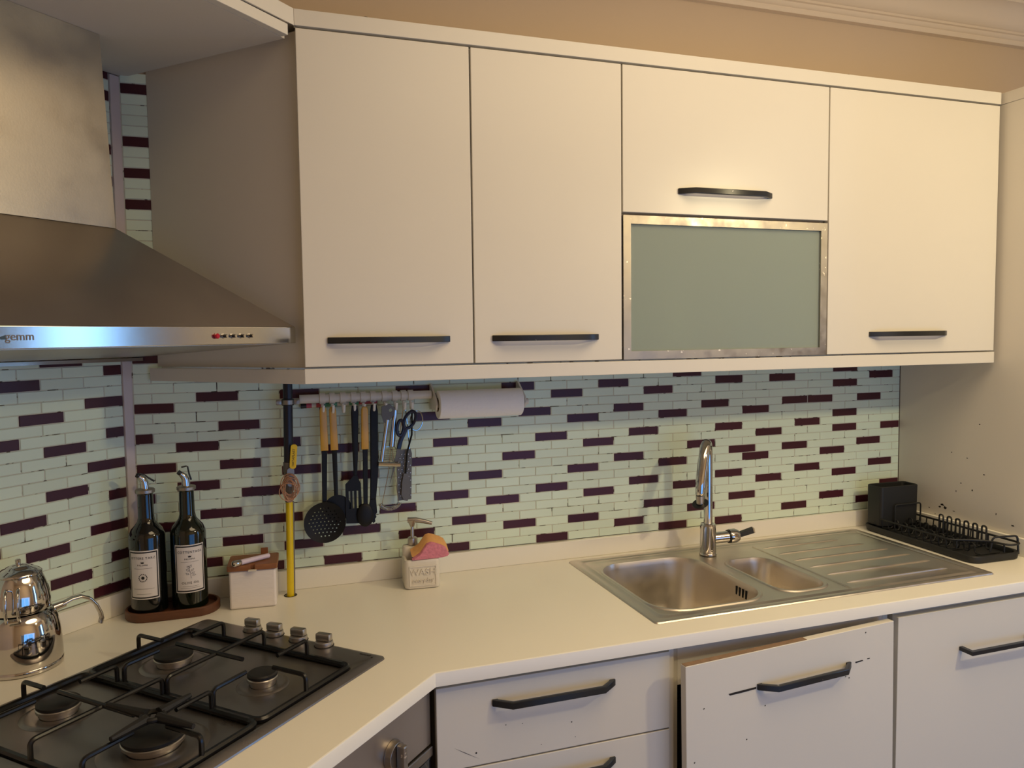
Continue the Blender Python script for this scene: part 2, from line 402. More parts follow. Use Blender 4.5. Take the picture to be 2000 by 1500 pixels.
# ================================================================== worktop
SX0, SX1, SY0, SY1 = 1.3665, 2.3658, -.5413, -.0411
t = thing('worktop', 'long cream worktop with upstand carrying the hob and sink', 'worktop', (1.4, -.3, -.0276))
bm = bmesh.new()
outer = [(XC+.004, -.0006), (2.585, -.0006), (2.585, -.6108), (.8552, -.6108), dg(.75, .8503)[:2], dg(.75, .002)[:2]]
outer = [(x, y) for x, y in outer]
slab(bm, [outer, rrect(SX0+.02, SX1-.435, SY0+.035, SY1-.055, .03), circ(.615, -.052, .0135, 20)], -.0276, 0)
es = [e for e in bm.edges if all(abs(v.co.z) < 1e-6 for v in e.verts) and len(e.link_faces) == 2 and e.calc_face_angle(0) > 1 and min(v.co.y for v in e.verts) < -.6 and max((v.co.x-XC+v.co.y)*0 for v in e.verts) == 0]
es = [e for e in es if max(v.co.y for v in e.verts) < -.55]
bmesh.ops.bevel(bm, geom=es, offset=.003, segments=2, profile=.5, affect='EDGES')
part('slab', bm, 'worktop', t)
bm = bmesh.new()
prism(bm, [(XC+.002, -.0002), (2.5855, -.0002), (2.5855, -.0150), (XC+.0078, -.0150)], .0002, .0513, bev=.0012)
part('upstand', bm, 'worktop', t)
A0, A1, A2, A3 = dg(.75, .0003), dg(.0005, .0003), dg(-.006, .0150), dg(.75, .0150)
bm = prism(bmesh.new(), [A0[:2], A1[:2], A2[:2], A3[:2]], .0002, .0513, bev=.0012)
part('upstand', bm, 'worktop', t)
part('upstand', B(2.5735, 2.5852, -.60, -.0155, .0002, .0513, bev=.0012), 'worktop', t)
part('pipe_collar', lathe(bmesh.new(), [(.0135, -.02), (.0135, .0006), (.0160, .0008), (.0160, .0001)], (.615, -.052, 0), 24, False), 'cap_black', t, 'dark ring of the pipe hole')

# ================================================================== wall cabinets
DY0, DY1, CY = -.350, -.332, -.3275
X0, X1, X2, X3, X4 = .6466, 1.0157, 1.3843, 1.9814, 2.5736
ZB, ZT = .5751, 1.2734
def bow_handle(x0, x1, y, z, h=.0135, out=.026, th=.009, lead=.034):
    bm = bmesh.new()
    o = [(x0, y), (x0, y-.004), (x0+lead, y-out), (x1-lead, y-out), (x1, y-.004), (x1, y)]
    i = [(x1-.012, y), (x1-.012, y-.003), (x1-lead-.004, y-out+th), (x0+lead+.004, y-out+th), (x0+.012, y-.003), (x0+.012, y)]
    return prism(bm, o+i, z-h/2, z+h/2, bev=.0012)
def door(parent, x0, x1, z0, z1, name='door', y0=DY0, y1=DY1, m='lacquer'):
    return part(name, B(x0+.0019, x1-.0019, y0, y1-.0005, z0+.003, z1-.0045, bev=.0012), m, parent)
cA = thing('wall_cabinet', 'two-door cream wall cabinet with angled side beside the range hood', 'cabinet', (1.0, -.17, ZB))
part('body', prism(bmesh.new(), [(.330, -.0012), (.659, CY), (X2-.001, CY), (X2-.001, -.0012)], ZB+.0005, ZT), 'lacquer_side', cA)
for a, b, h0, h1 in ((X0, X1, .6957, .9599), (X1, X2, 1.0583, 1.3199)):
    d = door(cA, a, b, ZB, ZT); part('handle', bow_handle(h0, h1, DY0-.0002, .6330), 'handle_black', d, 'worn black bow handle')
part('hanging_screw', cyl(bmesh.new(), (.799, -.30, 1.3075), (.799, -.30, 1.325), .006), 'cap_black', cA)
# middle cabinet, hollow behind the frosted glass
cB = thing('wall_cabinet', 'middle cream wall cabinet with lift-up flap over a frosted glass front', 'cabinet', (1.68, -.17, ZB))
bm = bmesh.new()
a, b = X2+.001, X3-.001
for q in ((a, a+.016, CY, -.0012, ZB+.0005, ZT), (b-.016, b, CY, -.0012, ZB+.0005, ZT), (a+.016, b-.016, -.012, -.0012, ZB+.0005, ZT), (a+.016, b-.016, CY, -.012, ZB+.0005, ZB+.016),
          (a+.016, b-.016, CY, -.012, .915, .931), (a+.016, b-.016, CY, -.012, ZT-.016, ZT)): box(bm, *q)
part('body', bm, 'carcass', cB)
d = door(cB, X2, X3, .9245, ZT, 'flap_door'); part('handle', bow_handle(1.5345, 1.8036, DY0-.0002, .9825), 'handle_black', d, 'worn black bow handle')
x0, x1, z0, z1 = X2+.0025, X3-.0025, .5775, .9205
bm = bmesh.new(); slab(bm, [[(x0, z0), (x1, z0), (x1, z1), (x0, z1)], [(x0+.02, z0+.02), (x1-.02, z0+.02), (x1-.02, z1-.02), (x0+.02, z1-.02)]], DY0-.001, DY1-.001, 'y')
g = part('glass_door', bm, 'aluminium', cB, 'scratched aluminium frame'); 
part('pane', B(x0+.0195, x1-.0195, DY0+.005, DY0+.009, z0+.0195, z1-.0195), 'frosted_glass', g, 'frosted grey green glass pane')
part('hinge_clip', B(1.862, 1.869, DY0+.010, DY0+.018, .872, .892, bev=.001), 'hook_white', g, 'small white clip')
for hz_ in (.62, .83): part('hinge', B(x1-.036, x1-.0200, DY0+.010, DY0+.03, hz_-.022, hz_+.022, bev=.003), 'cap_black', g)
cC = thing('wall_cabinet', 'single-door cream wall cabinet against the tall side panel', 'cabinet', (2.28, -.17, ZB))
part('body', B(X3+.001, X4, CY, -.0012, ZB+.0005, ZT), 'carcass', cC)
d = door(cC, X3, X4, ZB, ZT); part('handle', bow_handle(2.1204, 2.3899, DY0-.0002, .6300), 'handle_black', d, 'worn black bow handle')
part('hanging_screw', cyl(bmesh.new(), (2.0808, -.30, 1.3075), (2.0808, -.30, 1.325), .006), 'cap_black', cC)
# things dimly seen behind the frosted glass
for nm, m, x, r, h, lab in (('storage_jar', 'jar_green', 1.47, .055, .12, 'pale green jar at the left behind the frosted glass'), ('storage_jar', 'jar_cream', 1.60, .045, .15, 'cream jar blurred behind the frosted glass'),
                       ('storage_jar', 'jar_blue', 1.84, .05, .12, 'bluish jar at the right behind the frosted glass'), ('storage_jar', 'jar_pink', 1.73, .04, .06, 'low reddish jar behind the frosted glass')):
    single(nm, lathe(bmesh.new(), [(r*.9, 0), (r, .006), (r, h*.75), (r*.75, h*.88), (r*.75, h), (r*.8, h), (r*.8, h+.015), (r*.7, h+.018)], (x, -.20, ZB+.0165), 24), m, (x, -.20, ZB+.0165), lab, 'jar', group='jars behind the frosted glass')
# crown strip and light rail that run through all of them
t = thing('cabinet_crown', 'cream crown strip along the top of all wall cabinets', 'trim', (1.6, -.34, ZT))
part('front_strip', B(X0, X4+.002, DY0, DY1, ZT+.0006, 1.3068, bev=.001), 'lacquer', t)
part('top_board', prism(bmesh.new(), [(.330, -.001), (.655, DY1+.0003), (X4+.002, DY1+.0003), (X4+.002, -.001)], 1.290, 1.3066), 'lacquer_side', t)
q0, q1, q2, q3 = (X0-.001, DY0), (X0+.012, DY1-.002), dg(.70, .499)[:2], dg(.70, .5185)[:2]
part('diagonal_strip', prism(bmesh.new(), [q0, q1, q2, q3], ZT+.0006, 1.3068), 'lacquer', t)
t = thing('light_rail', 'cream rail under the wall cabinets above the mosaic tiles', 'trim', (1.6, -.34, .5424))
part('front_rail', B(X0+.0005, X4+.001, DY0, DY1, .5424, ZB-.0012, bev=.001), 'lacquer', t)
cx = dg(-.026, .50)
part('side_rail', prism(bmesh.new(), [(X0-.0005, DY0+.001), (X0+.012, DY1), (.338, -.0105), (.313, -.0105)], .5424, ZB-.003), 'lacquer_side', t, 'chipped angled rail end')
# cabinet above the hood
t = thing('hood_cabinet', 'cream bridging cabinet above the range hood chimney', 'cabinet', (-.28, -.25, 1.25), diag=True)
part('bottom_board', B(-.70, .020, -.495, -.0015, 1.2500, 1.2665), 'lacquer_side', t)
part('valance', B(-.70, .0100, -.514, -.4955, 1.2500, 1.2722, bev=.001), 'lacquer', t)
part('top_board', B(-.70, .010, -.495, -.0015, 1.285, 1.3005), 'lacquer_side', t)
part('side_panel', B(-.700, -.682, -.512, -.0015, .58, 1.2495), 'lacquer_side', t)

# tall unit on the right
t = thing('tall_cabinet', 'tall cream cabinet whose chipped side panel closes the worktop', 'cabinet', (2.9, -.31, -.9))
part('side_panel', B(2.5865, 2.6045, -.640, -.0012, -.9, 1.2745), 'lacquer_side', t)
part('body', B(2.605, 3.19, -.620, -.0012, -.9, 1.2745), 'carcass', t)
part('door', B(2.606, 3.189, -.640, -.6205, -.8, 1.272, bev=.0012), 'lacquer', t)
part('crown', B(2.5845, 3.192, -.645, -.0012, 1.2752, 1.3068, bev=.001), 'lacquer_side', t)
bm = bmesh.new(); rnd = random.Random(3)
def blot(bm, y, z, ry, rz, x=2.58635):
    n = 9; quad_flat(bm, [(x, y+ry*math.cos(2*PI*i/n)*rnd.uniform(.5, 1.2), z+rz*math.sin(2*PI*i/n)*rnd.uniform(.5, 1.2)) for i in range(n)][::-1])
for y, z, ry, rz in ((-.175, .090, .008, .004), (-.186, .083, .006, .005), (-.167, .082, .005, .003), (-.127, .071, .003, .002), (-.217, .078, .005, .002), (-.299, .357, .003, .002), (-.413, .078, .006, .003),
                     (-.224, .142, .002, .004), (-.318, .209, .004, .002), (-.26, .25, .003, .002), (-.205, .26, .002, .002), (-.24, .17, .003, .002), (-.28, .155, .003, .003), (-.36, .10, .002, .004), (-.15, .055, .002, .002)):
    blot(bm, y, z, ry, rz)
part('paint_chip', bm, 'chip_dark', t, 'dark paint chips', smooth=False, kind='stuff')

# ================================================================== range hood
HB, HR, HL = .6285, .020, -.58
t = thing('range_hood', 'brushed steel chimney range hood above the gas hob', 'range hood', (-.28, -.25, .60), diag=True)
def taper(bm, r0, r1):
    R = [[(x0, y0, z), (x1, y0, z), (x1, y1, z), (x0, y1, z)] for (x0, x1, y0, y1, z) in (r0, r1)]
    loft(bm, R, True, True); bmesh.ops.recalc_face_normals(bm, faces=bm.faces); return bm
part('canopy', taper(bmesh.new(), (HL, HR, -.4995, -.009, .6622), (-.415, -.153, -.187, -.009, .868)), 'steel_dark', t, 'dark sloping steel canopy')
part('front_band', B(HL, HR, -.5005, -.480, HB, .6620, bev=.0012), 'steel_band', t, 'bright steel front band')
bm = bmesh.new()
vs = [bm.verts.new(p) for p in ((HL, -.4795, .6615), (HR, -.4795, .6615), (HR, -.009, .6615), (HL, -.009, .6615), (HL, -.4795, .6275), (HR, -.4795, .6275), (HR, -.009, .598), (HL, -.009, .598))]
for f in ((0, 1, 2, 3), (7, 6, 5, 4), (0, 4, 5, 1), (1, 5, 6, 2), (2, 6, 7, 3), (3, 7, 4, 0)): bm.faces.new([vs[i] for i in f])
bmesh.ops.recalc_face_normals(bm, faces=bm.faces)
part('underside', bm, 'steel_dark', t)
part('back_lip', B(HL, HR, -.030, -.010, .590, .5975), 'steel_brushed', t)
bm = bmesh.new()
ch = [(-.415, -.187, .8685), (-.153, -.187, .8685), (-.153, -.009, .8685), (-.415, -.009, .8685)]
loft(bm, [ch, [(x-.017, y, 1.2495) for x, y, z in ch]], True, True); bmesh.ops.recalc_face_normals(bm, faces=bm.faces)
part('chimney', bm, 'steel_chimney', t, 'dull mottled steel chimney')
for i, s in enumerate((.1913, .1719, .1508, .1292, .1069)):
    c = (-s, -.5007, .6447)
    if i == 0: part('button', lathe(bmesh.new(), [(.0042, 0), (.0050, .001), (.0050, .005), (.0036, .0066)], c, 16, True, axis_m((0, -1, 0))), 'red_button', t, 'red push button')
    else:
        b_ = part('button', lathe(bmesh.new(), [(.0046, 0), (.0050, .0005), (.0050, .002), (.0036, .002), (.0036, .002)], c, 16, True, axis_m((0, -1, 0))), 'chrome', t, 'chrome push button')
        part('plunger', cyl(bmesh.new(), (-s, -.5030, .6447), (-s, -.5085, .6447), .0034, .0030, 14), 'plastic_black', b_)
        part('plunger_cap', cyl(bmesh.new(), (-s, -.5088, .6447), (-s, -.5095, .6447), .0030, .0026, 14), 'chrome', b_)
lg = upright(text_bm('gemm', .017, .0002), -.546, -.5010, .6462); part('lettering', lg, 'ink_grey', t, 'worn grey lettering on the hood band')
bm = prism(bmesh.new(), [(-.5725, .6425), (-.5640, .6420), (-.5655, .6490), (-.5735, .6460)], -.5011, -.5007, 'y'); part('logo', bm, 'ink_blue', t, 'small dark blue square mark')

# ================================================================== gas hob
t = thing('gas_hob', 'built-in gas hob with black grates set diagonally in the corner', 'hob', (-.285, -.476, 0), diag=True)
HS0, HS1, HN0, HN1 = -.0046, .575, .2262, .7254
bm = bmesh.new()
def rl(e, z, r): return [(x, y, z) for x, y in rrect(-HS1+e, -HS0-e, -HN1+e, -HN0-e, r)]
R = loft(bm, [rl(0, .0004, .012), rl(.001, .003, .012), rl(.012, .0080, .012), rl(.016, .0084, .012)], False)
well = [rrect(-.555, -.066, -.705, -.250, .02)]
fs, VL = None, None
inner = [(v.co.x, v.co.y) for v in R[-1]]
ed = [bm.edges.get((R[-1][i], R[-1][(i+1) % len(R[-1])])) for i in range(len(R[-1]))]
wv = [bm.verts.new((x, y, .0084)) for x, y in well[0]]
ed += [bm.edges.new((wv[i], wv[(i+1) % len(wv)])) for i in range(len(wv))]
bmesh.ops.triangle_fill(bm, use_beauty=True, edges=ed)
w2 = [bm.verts.new((x, y, .0030)) for x, y in rrect(-.549, -.072, -.699, -.256, .018)]
bridge(bm, wv, w2); bm.faces.new(w2)
bmesh.ops.recalc_face_normals(bm, faces=bm.faces)
part('plate', bm, 'hob_glass', t)
for (s, n, r) in ((.2, .364, .036), (.194, .590, .027), (.425, .352, .034), (.428, .592, .047)):
    c = (-s, -n, .0032)
    part('burner_dish', lathe(bmesh.new(), [(r*1.75, 0), (r*1.62, .0022), (r*1.45, .0030), (r*1.2, .0018), (r*.9, .0015)], c, 40, False), 'hob_glass', t)
    b_ = part('burner', lathe(bmesh.new(), [(r*.86, .001), (r*.86, .008), (r, .010), (r*1.02, .0155), (r*.95, .0175)], c, 40), 'burner_ring', t, 'aluminium burner ring')
    part('burner_cap', lathe(bmesh.new(), [(r*.9, .0178), (r*1.0, .0182), (r*1.0, .0225), (r*.9, .0250), (r*.3, .0258)], c, 40), 'cap_black', b_, 'matt black burner cap')
ZA = .043
def grate(parent, s0, s1, n0, n1, sb, nb):
    g = part('grate', tube(bmesh.new(), fillet([(-s0, -n0, .0095), (-s1, -n0, .0095), (-s1, -n1, .0095), (-s0, -n1, .0095)], .018, 5, True), .0062, 8, True), 'enamel_black', parent, 'black enamelled wire grate')
    mid = (nb[0]+nb[1])/2
    def arm(p, q):   # foot on the frame at p, reaching inwards to q
        part('grate_arm', tube(bmesh.new(), fillet([(-p[0], -p[1], .010), (-p[0], -p[1], ZA), (-q[0], -q[1], ZA)], .010, 5), .0042, 8), 'enamel_black', g)
    for n in nb:
        d = .022
        arm((s0, n), (sb-d-.020, n)); arm((s1, n), (sb+d+.015, n))
    arm((sb, n0), (sb, nb[0]-.035)); arm((sb, n1), (sb, nb[1]+.030))
    part('grate_arm', tube(bmesh.new(), fillet([(-s0, -mid, .010), (-s0, -mid, ZA), (-s1, -mid, ZA), (-s1, -mid, .010)], .010, 5), .0042, 8), 'enamel_black', g)
    part('grate_arm', tube(bmesh.new(), [(-sb, -nb[0]-.006, ZA+.001), (-sb, -nb[1]+.045, ZA+.001)], .0042, 8), 'enamel_black', g)
    return g
grate(t, .074, .308, .259, .696, .197, (.364, .590)); grate(t, .314, .546, .259, .696, .427, (.352, .592))
for n in (.385, .448, .514, .582):
    k = part('knob', lathe(bmesh.new(), [(.0185, .0090), (.0190, .0110), (.0180, .0175), (.0165, .0185)], (-.014, -n, 0), 28), 'burner_ring', t, 'silver control knob')
    bm = B(-.014-.0075, -.014+.0075, -n-.0165, -n+.0165, .0186, .0340, bev=.003)
    bmesh.ops.rotate(bm, verts=bm.verts, cent=(-.014, -n, 0), matrix=Matrix.Rotation(.12, 3, 'Z'))
    part('grip', bm, 'burner_ring', k)
    part('knob_base', lathe(bmesh.new(), [(.0205, .0086), (.0205, .0090), (.015, .0091)], (-.014, -n, 0), 24), 'cap_black', k)
bm = text_bm('gemma', .009, .00008)
for v in bm.verts: v.co = Vector((-.018-v.co.y, -.688+v.co.x, .0086+v.co.z))
part('lettering', bm, 'ink', t, 'tiny dark maker lettering'); part('logo', lathe(bmesh.new(), [(.0022, .0085), (.0022, .0087)], (-.022, -.708, 0), 12), 'ink', t)
# cross-shaped trivet laid on the near grate
t = thing('trivet', 'black cast cross trivet resting on the largest burner grate', 'trivet', (-.428, -.592, .047), diag=True)
bm = bmesh.new(); tube(bm, [(-.428+.016*math.cos(a), -.592+.016*math.sin(a), .0525) for a in [2*PI*i/20 for i in range(20)]], .0042, 8, True)
part('ring', bm, 'iron_black', t)
for k, L_ in ((0, .075), (1, .10), (2, .075), (3, .085)):
    a = k*PI/2+.05; d = Vector((math.cos(a), math.sin(a), 0)); c = Vector((-.428, -.592, .0525))
    part('arm', tube(bmesh.new(), [c+d*.012, c+d*.030, c+d*.050, c+d*L_], [.0085, .0072, .0062, .0040], 8), 'iron_black', t)

# ================================================================== sink and tap
t = thing('kitchen_sink', 'stainless steel inset sink with two bowls and ribbed drainer', 'sink', (1.87, -.29, 0))
bm = bmesh.new()
def sl(e, z, r): return [(x, y, z) for x, y in rrect(SX0+e, SX1-e, SY0+e, SY1-e, r)]
R = loft(bm, [sl(0, .0006, .010), sl(.002, .0032, .010), sl(.006, .0042, .012), sl(.018, .0036, .014), sl(.022, .0010, .016), sl(.027, .0010, .016), sl(.031, .0034, .018), sl(.037, .0034, .020), sl(.041, .0014, .022)], False)
def dloop(x0, x1, y0, y1, r, notch=None, n=8):
    return rrect(x0, x1, y0, y1, r, n)
big = dloop(1.402, 1.720, -.498, -.105, .085); sml = dloop(1.752, 1.912, -.482, -.190, .055)
ed = [bm.edges.get((R[-1][i], R[-1][(i+1) % len(R[-1])])) for i in range(len(R[-1]))]
def bowl(pts, depth, z0=.0016):
    vs = [bm.verts.new((x, y, z0)) for x, y in pts]
    e = [bm.edges.new((vs[i], vs[(i+1) % len(vs)])) for i in range(len(vs))]
    cx = sum(p[0] for p in pts)/len(pts); cy = sum(p[1] for p in pts)/len(pts)
    hx = max(abs(p[0]-cx) for p in pts); hy = max(abs(p[1]-cy) for p in pts)
    prev = vs
    for ins, z in ((.003, .0044), (.006, .0048), (.009, .0040), (.011, -.002), (.013, -.012), (.020, -depth*.7), (.026, -depth*.86), (.040, -depth*.96), (.062, -depth)):
        cur = [bm.verts.new((cx+(x-cx)*(1-ins/hx), cy+(y-cy)*(1-ins/hy), z)) for x, y in pts]
        bridge(bm, prev, cur); prev = cur
    bm.faces.new(prev); return e
E1 = bowl(big, .165); E2 = bowl(sml, .12)
bmesh.ops.triangle_fill(bm, use_beauty=True, edges=ed+E1+E2)
bmesh.ops.recalc_face_normals(bm, faces=bm.faces)
part('basin', bm, 'steel_sink', t, ang=28)
for i, (xa, xb, y) in enumerate(((1.950, 2.225, -.130), (1.955, 2.262, -.195), (1.955, 2.290, -.260), (1.955, 2.305, -.325), (1.955, 2.305, -.392), (1.955, 2.290, -.462))):
    bm = tube(bmesh.new(), [(xa, y, .0006), (xa+.02, y, .0016), (xb-.02, y, .0020), (xb, y, .0008)], [.0015, .0032, .0032, .0012], 8); part('drainer_rib', bm, 'steel_sink', t)
part('drainer_edge', tube(bmesh.new(), [(1.935, -.105, .0012), (1.935, -.30, .0012), (1.935, -.505, .0012)], .0028, 8), 'steel_sink', t)
for i in range(4): part('overflow_slot', B(1.7050, 1.7085, -.352-.0135*i-.0027, -.352-.0135*i+.0027, -.034, -.012), 'void_black', t)
part('drain', lathe(bmesh.new(), [(.040, 0), (.038, .002), (.030, .0005), (.010, .0005)], (1.56, -.31, -.1648), 28), 'chrome', t)
part('drain', lathe(bmesh.new(), [(.036, 0), (.034, .002), (.026, .0005), (.010, .0005)], (1.832, -.34, -.1198), 28), 'chrome', t)

t = thing('kitchen_tap', 'chrome kitchen tap with black-tipped lever behind the sink bowls', 'tap', (1.768, -.125, .004))
FX, FY = 1.768, -.125
part('body', lathe(bmesh.new(), [(.0245, .0040), (.0245, .007), (.0230, .009), (.0225, .088), (.0205, .0925), (.012, .0935)], (FX, FY, 0), 32), 'chrome', t)
dv = Vector((-.76, -.65, 0))
P0 = Vector((FX, FY, 0))
pts = [P0+Vector((0, 0, .0935)), P0+Vector((0, 0, .16)), P0+Vector((0, 0, .23)), P0+Vector((0, 0, .285))]
pts += [P0+dv*o+Vector((0, 0, z)) for o, z in ((.002, .305), (.007, .320), (.014, .3265), (.020, .3262))]
part('riser_pipe', tube(bmesh.new(), pts, [.0125, .0122, .0120, .0120, .0122, .0126, .0130, .0132], 20), 'chrome', t)
hp = [P0+dv*o+Vector((0, 0, z)) for o, z in ((.0195, .3265), (.030, .318), (.045, .285), (.064, .245), (.071, .225), (.076, .195), (.0775, .188))]
h = part('spray_head', tube(bmesh.new(), hp, [.0130, .0150, .0150, .0146, .0142, .0138, .0110], 20), 'chrome', t)
c = hp[-1]; dd = Vector((.10, .09, -1)).normalized()
part('nozzle', cyl(bmesh.new(), c+Vector((0, 0, .001)), c+dd*.022, .0118, .0110, 20), 'steel_dark', h, 'grey spray nozzle')
part('nozzle_flange', lathe(bmesh.new(), [(.010, 0), (.0225, .001), (.0225, .0035), (.010, .0045)], c+dd*.021, 28, True, axis_m(Vector((.42, .25, -1)))), 'plastic_black', h, 'black nozzle flange')
ax = Vector((1, -.10, .04)).normalized()
c0 = P0+Vector((0, 0, .048))
v_ = part('valve_arm', cyl(bmesh.new(), c0+ax*.015, c0+ax*.062, .0165, None, 28), 'chrome', t)
part('valve_seam', cyl(bmesh.new(), c0+ax*.0622, c0+ax*.066, .0190, None, 28), 'plastic_black', v_)
part('valve_cap', lathe(bmesh.new(), [(.0205, .0662), (.0210, .070), (.0205, .085), (.016, .095), (.008, .098)], c0, 28, True, axis_m(ax)), 'chrome', v_)
bm = tube(bmesh.new(), [c0+ax*.088, c0+ax*.105+Vector((0, 0, .003)), c0+ax*.140+Vector((0, 0, .010))], [.0085, .0095, .0105], 4); part('lever', bm, 'plastic_black', v_, 'black lever blade')
bm = tube(bmesh.new(), [c0+ax*.1402+Vector((0, 0, .010)), c0+ax*.1445+Vector((0, 0, .0108))], [.0108, .0104], 4); part('lever_tip', bm, 'chrome', v_)

# ================================================================== base units
FYD0, FYD1 = -.593, -.575
t = thing('drawer_unit', 'cream drawer unit between the oven and the sink cupboard', 'drawer unit', (1.12, -.29, -.9))
part('body', B(.868, 1.3835, FYD1+.001, -.02, -.80, -.030), 'carcass', t)
part('side_panel', B(1.372, 1.3835, FYD1-.012, FYD1+.0005, -.80, -.030), 'lacquer_side', t)
part('plinth', B(.90, 1.3835, -.52, -.50, -.9, -.801), 'lacquer_side', t)
for i, (z0, z1) in enumerate(((-.208, -.0405), (-.378, -.2115), (-.585, -.3815), (-.795, -.5885))):
    d = part('drawer_front', B(.8595, 1.3705, FYD0, FYD1-.0005, z0, z1, bev=.0012), 'lacquer', t)
    part('handle', bow_handle(.972, 1.240, FYD0-.0002, z0+.125 if i else -.0855, out=.030), 'handle_black', d, 'black bow handle')
    if i == 0:
        bm = bmesh.new()
        def dot(x, z, r=.0016): quad_flat(bm, [(x+r*math.cos(2*PI*k/7), FYD0-.0003, z+r*.9*math.sin(2*PI*k/7)) for k in range(7)])
        for x, z, r in ((1.000, -.136, .0012), (1.035, -.139, .001), (1.142, -.155, .0016), (.938, -.182, .002), (1.15, -.188, .001), (1.075, -.19, .001)): dot(x, z, r)
        quad_flat(bm, [(.892, -.5933, -.163), (.915, -.5933, -.178), (.945, -.5933, -.1955), (.915, -.5933, -.1768)])
        part('paint_chip', bm, 'chip_dark', d, smooth=False, kind='stuff')
t = thing('sink_cupboard', 'sink cupboard with loose sagging worn cream door', 'cupboard', (1.68, -.29, -.9))
bm = bmesh.new()
for q in ((1.3845, 1.400, -.574, -.02, -.8, -.030), (1.962, 1.9775, -.574, -.02, -.8, -.030), (1.400, 1.962, -.574, -.02, -.8, -.784), (1.400, 1.962, -.03, -.02, -.784, -.20)): box(bm, *q)
part('body', bm, 'carcass', t); part('front_rail', B(1.4005, 1.9615, -.574, -.556, -.127, -.030), 'lacquer_side', t)
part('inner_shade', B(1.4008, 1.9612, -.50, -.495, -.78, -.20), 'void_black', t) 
part('plinth', B(1.3845, 1.9775, -.52, -.50, -.9, -.801), 'lacquer_side', t)
# the door hangs off its right edge, the left edge swung outwards and low
def dmat():
    return Matrix.Translation((1.957, -.6145, -.0440)) @ Matrix.Rotation(math.radians(3.4), 4, 'Z') @ Matrix.Rotation(math.radians(-.8), 4, 'Y')
DM = dmat()
def dtr(bm): bmesh.ops.transform(bm, matrix=DM, verts=bm.verts); return bm
d = part('door', dtr(B(-.583, 0, 0, .018, -.735, 0, bev=.0012)), 'lacquer', t, 'loose sagging cream door')
part('door_edge', dtr(B(-.582, -.26, .0015, .0165, .0002, .0009)), 'chipboard', d, 'bare worn top edge')
hb = bow_handle(-.400, -.135, -.0002, -.0790, out=.030); part('handle', dtr(hb), 'handle_black', d, 'black bow handle')
bm = bmesh.new()
def sc(pts): quad_flat(bm, [(x, -.0004, z) for x, z in pts])
sc([(-.475, -.0795), (-.460, -.0790), (-.402, -.0785), (-.402, -.0830), (-.44, -.0840), (-.472, -.0838)])
sc([(-.120, -.0765), (-.098, -.0760), (-.095, -.0785), (-.118, -.0800)]); sc([(-.083, -.0752), (-.074, -.0755), (-.076, -.0775), (-.083, -.0772)])
for x, z in ((-.54, -.098), (-.38, -.125), (-.15, -.105), (-.14, -.11), (-.565, -.21), (-.09, -.012), (-.43, -.19)): sc([(x, z), (x+.003, z+.001), (x+.0035, z-.0015), (x+.001, z-.0025)])
part('paint_chip', dtr(bm), 'chip_dark', d, smooth=False, kind='stuff')
t = thing('base_cabinet', 'cream base cabinet with square black bar handle at the right end', 'cabinet', (2.28, -.29, -.9))
part('body', B(1.9855, 2.5845, -.582, -.02, -.80, -.038), 'carcass', t); part('plinth', B(1.9855, 2.5845, -.52, -.50, -.9, -.801), 'lacquer_side', t)
d = part('door', B(1.9835, 2.5835, -.602, -.5825, -.795, -.0445, bev=.0012), 'lacquer', t)
bm = bmesh.new()
for q in ((2.176, 2.187, -.632, -.6023, -.152, -.142), (2.394, 2.405, -.632, -.6023, -.152, -.142), (2.176, 2.405, -.640, -.630, -.152, -.142)): box(bm, *q, bev=.0008)
part('handle', bm, 'bracket_black', d, 'square black bar handle')

t = thing('oven', 'dark steel built-in oven under the diagonal worktop edge', 'oven', (-.27, -.55, -.9), diag=True)
OF = -.829
part('body', B(-.56, -.004, OF+.020, -.30, -.80, -.030), 'enamel_black', t)
part('control_panel', B(-.565, -.001, OF, OF+.0195, -.150, -.032, bev=.002), 'steel_dark', t, 'dark steel control panel')
part('door_frame', B(-.565, -.001, OF-.004, OF+.0195, -.172, -.1525, bev=.0015), 'steel_brushed', t)
part('door_glass', B(-.560, -.006, OF-.002, OF+.0195, -.60, -.1735, bev=.002), 'oven_glass', t, 'black oven door glass')
part('drawer_front', B(-.565, -.001, OF, OF+.0195, -.795, -.604, bev=.002), 'steel_dark', t)
part('plinth', B(-.56, -.01, OF+.06, OF+.08, -.9, -.801), 'lacquer_side', t)
for s in (.128, .28, .43):
    c = (-s, OF-.0003, -.106)
    k = part('knob', lathe(bmesh.new(), [(.026, 0), (.0265, .002), (.0235, .012), (.0225, .0125)], c, 30, True, axis_m((0, -1, 0))), 'steel_brushed', t, 'round steel oven knob')
    part('grip', B(-s-.0065, -s+.0065, OF-.030, OF-.0130, -.106-.022, -.106+.022, bev=.003), 'aluminium', k)

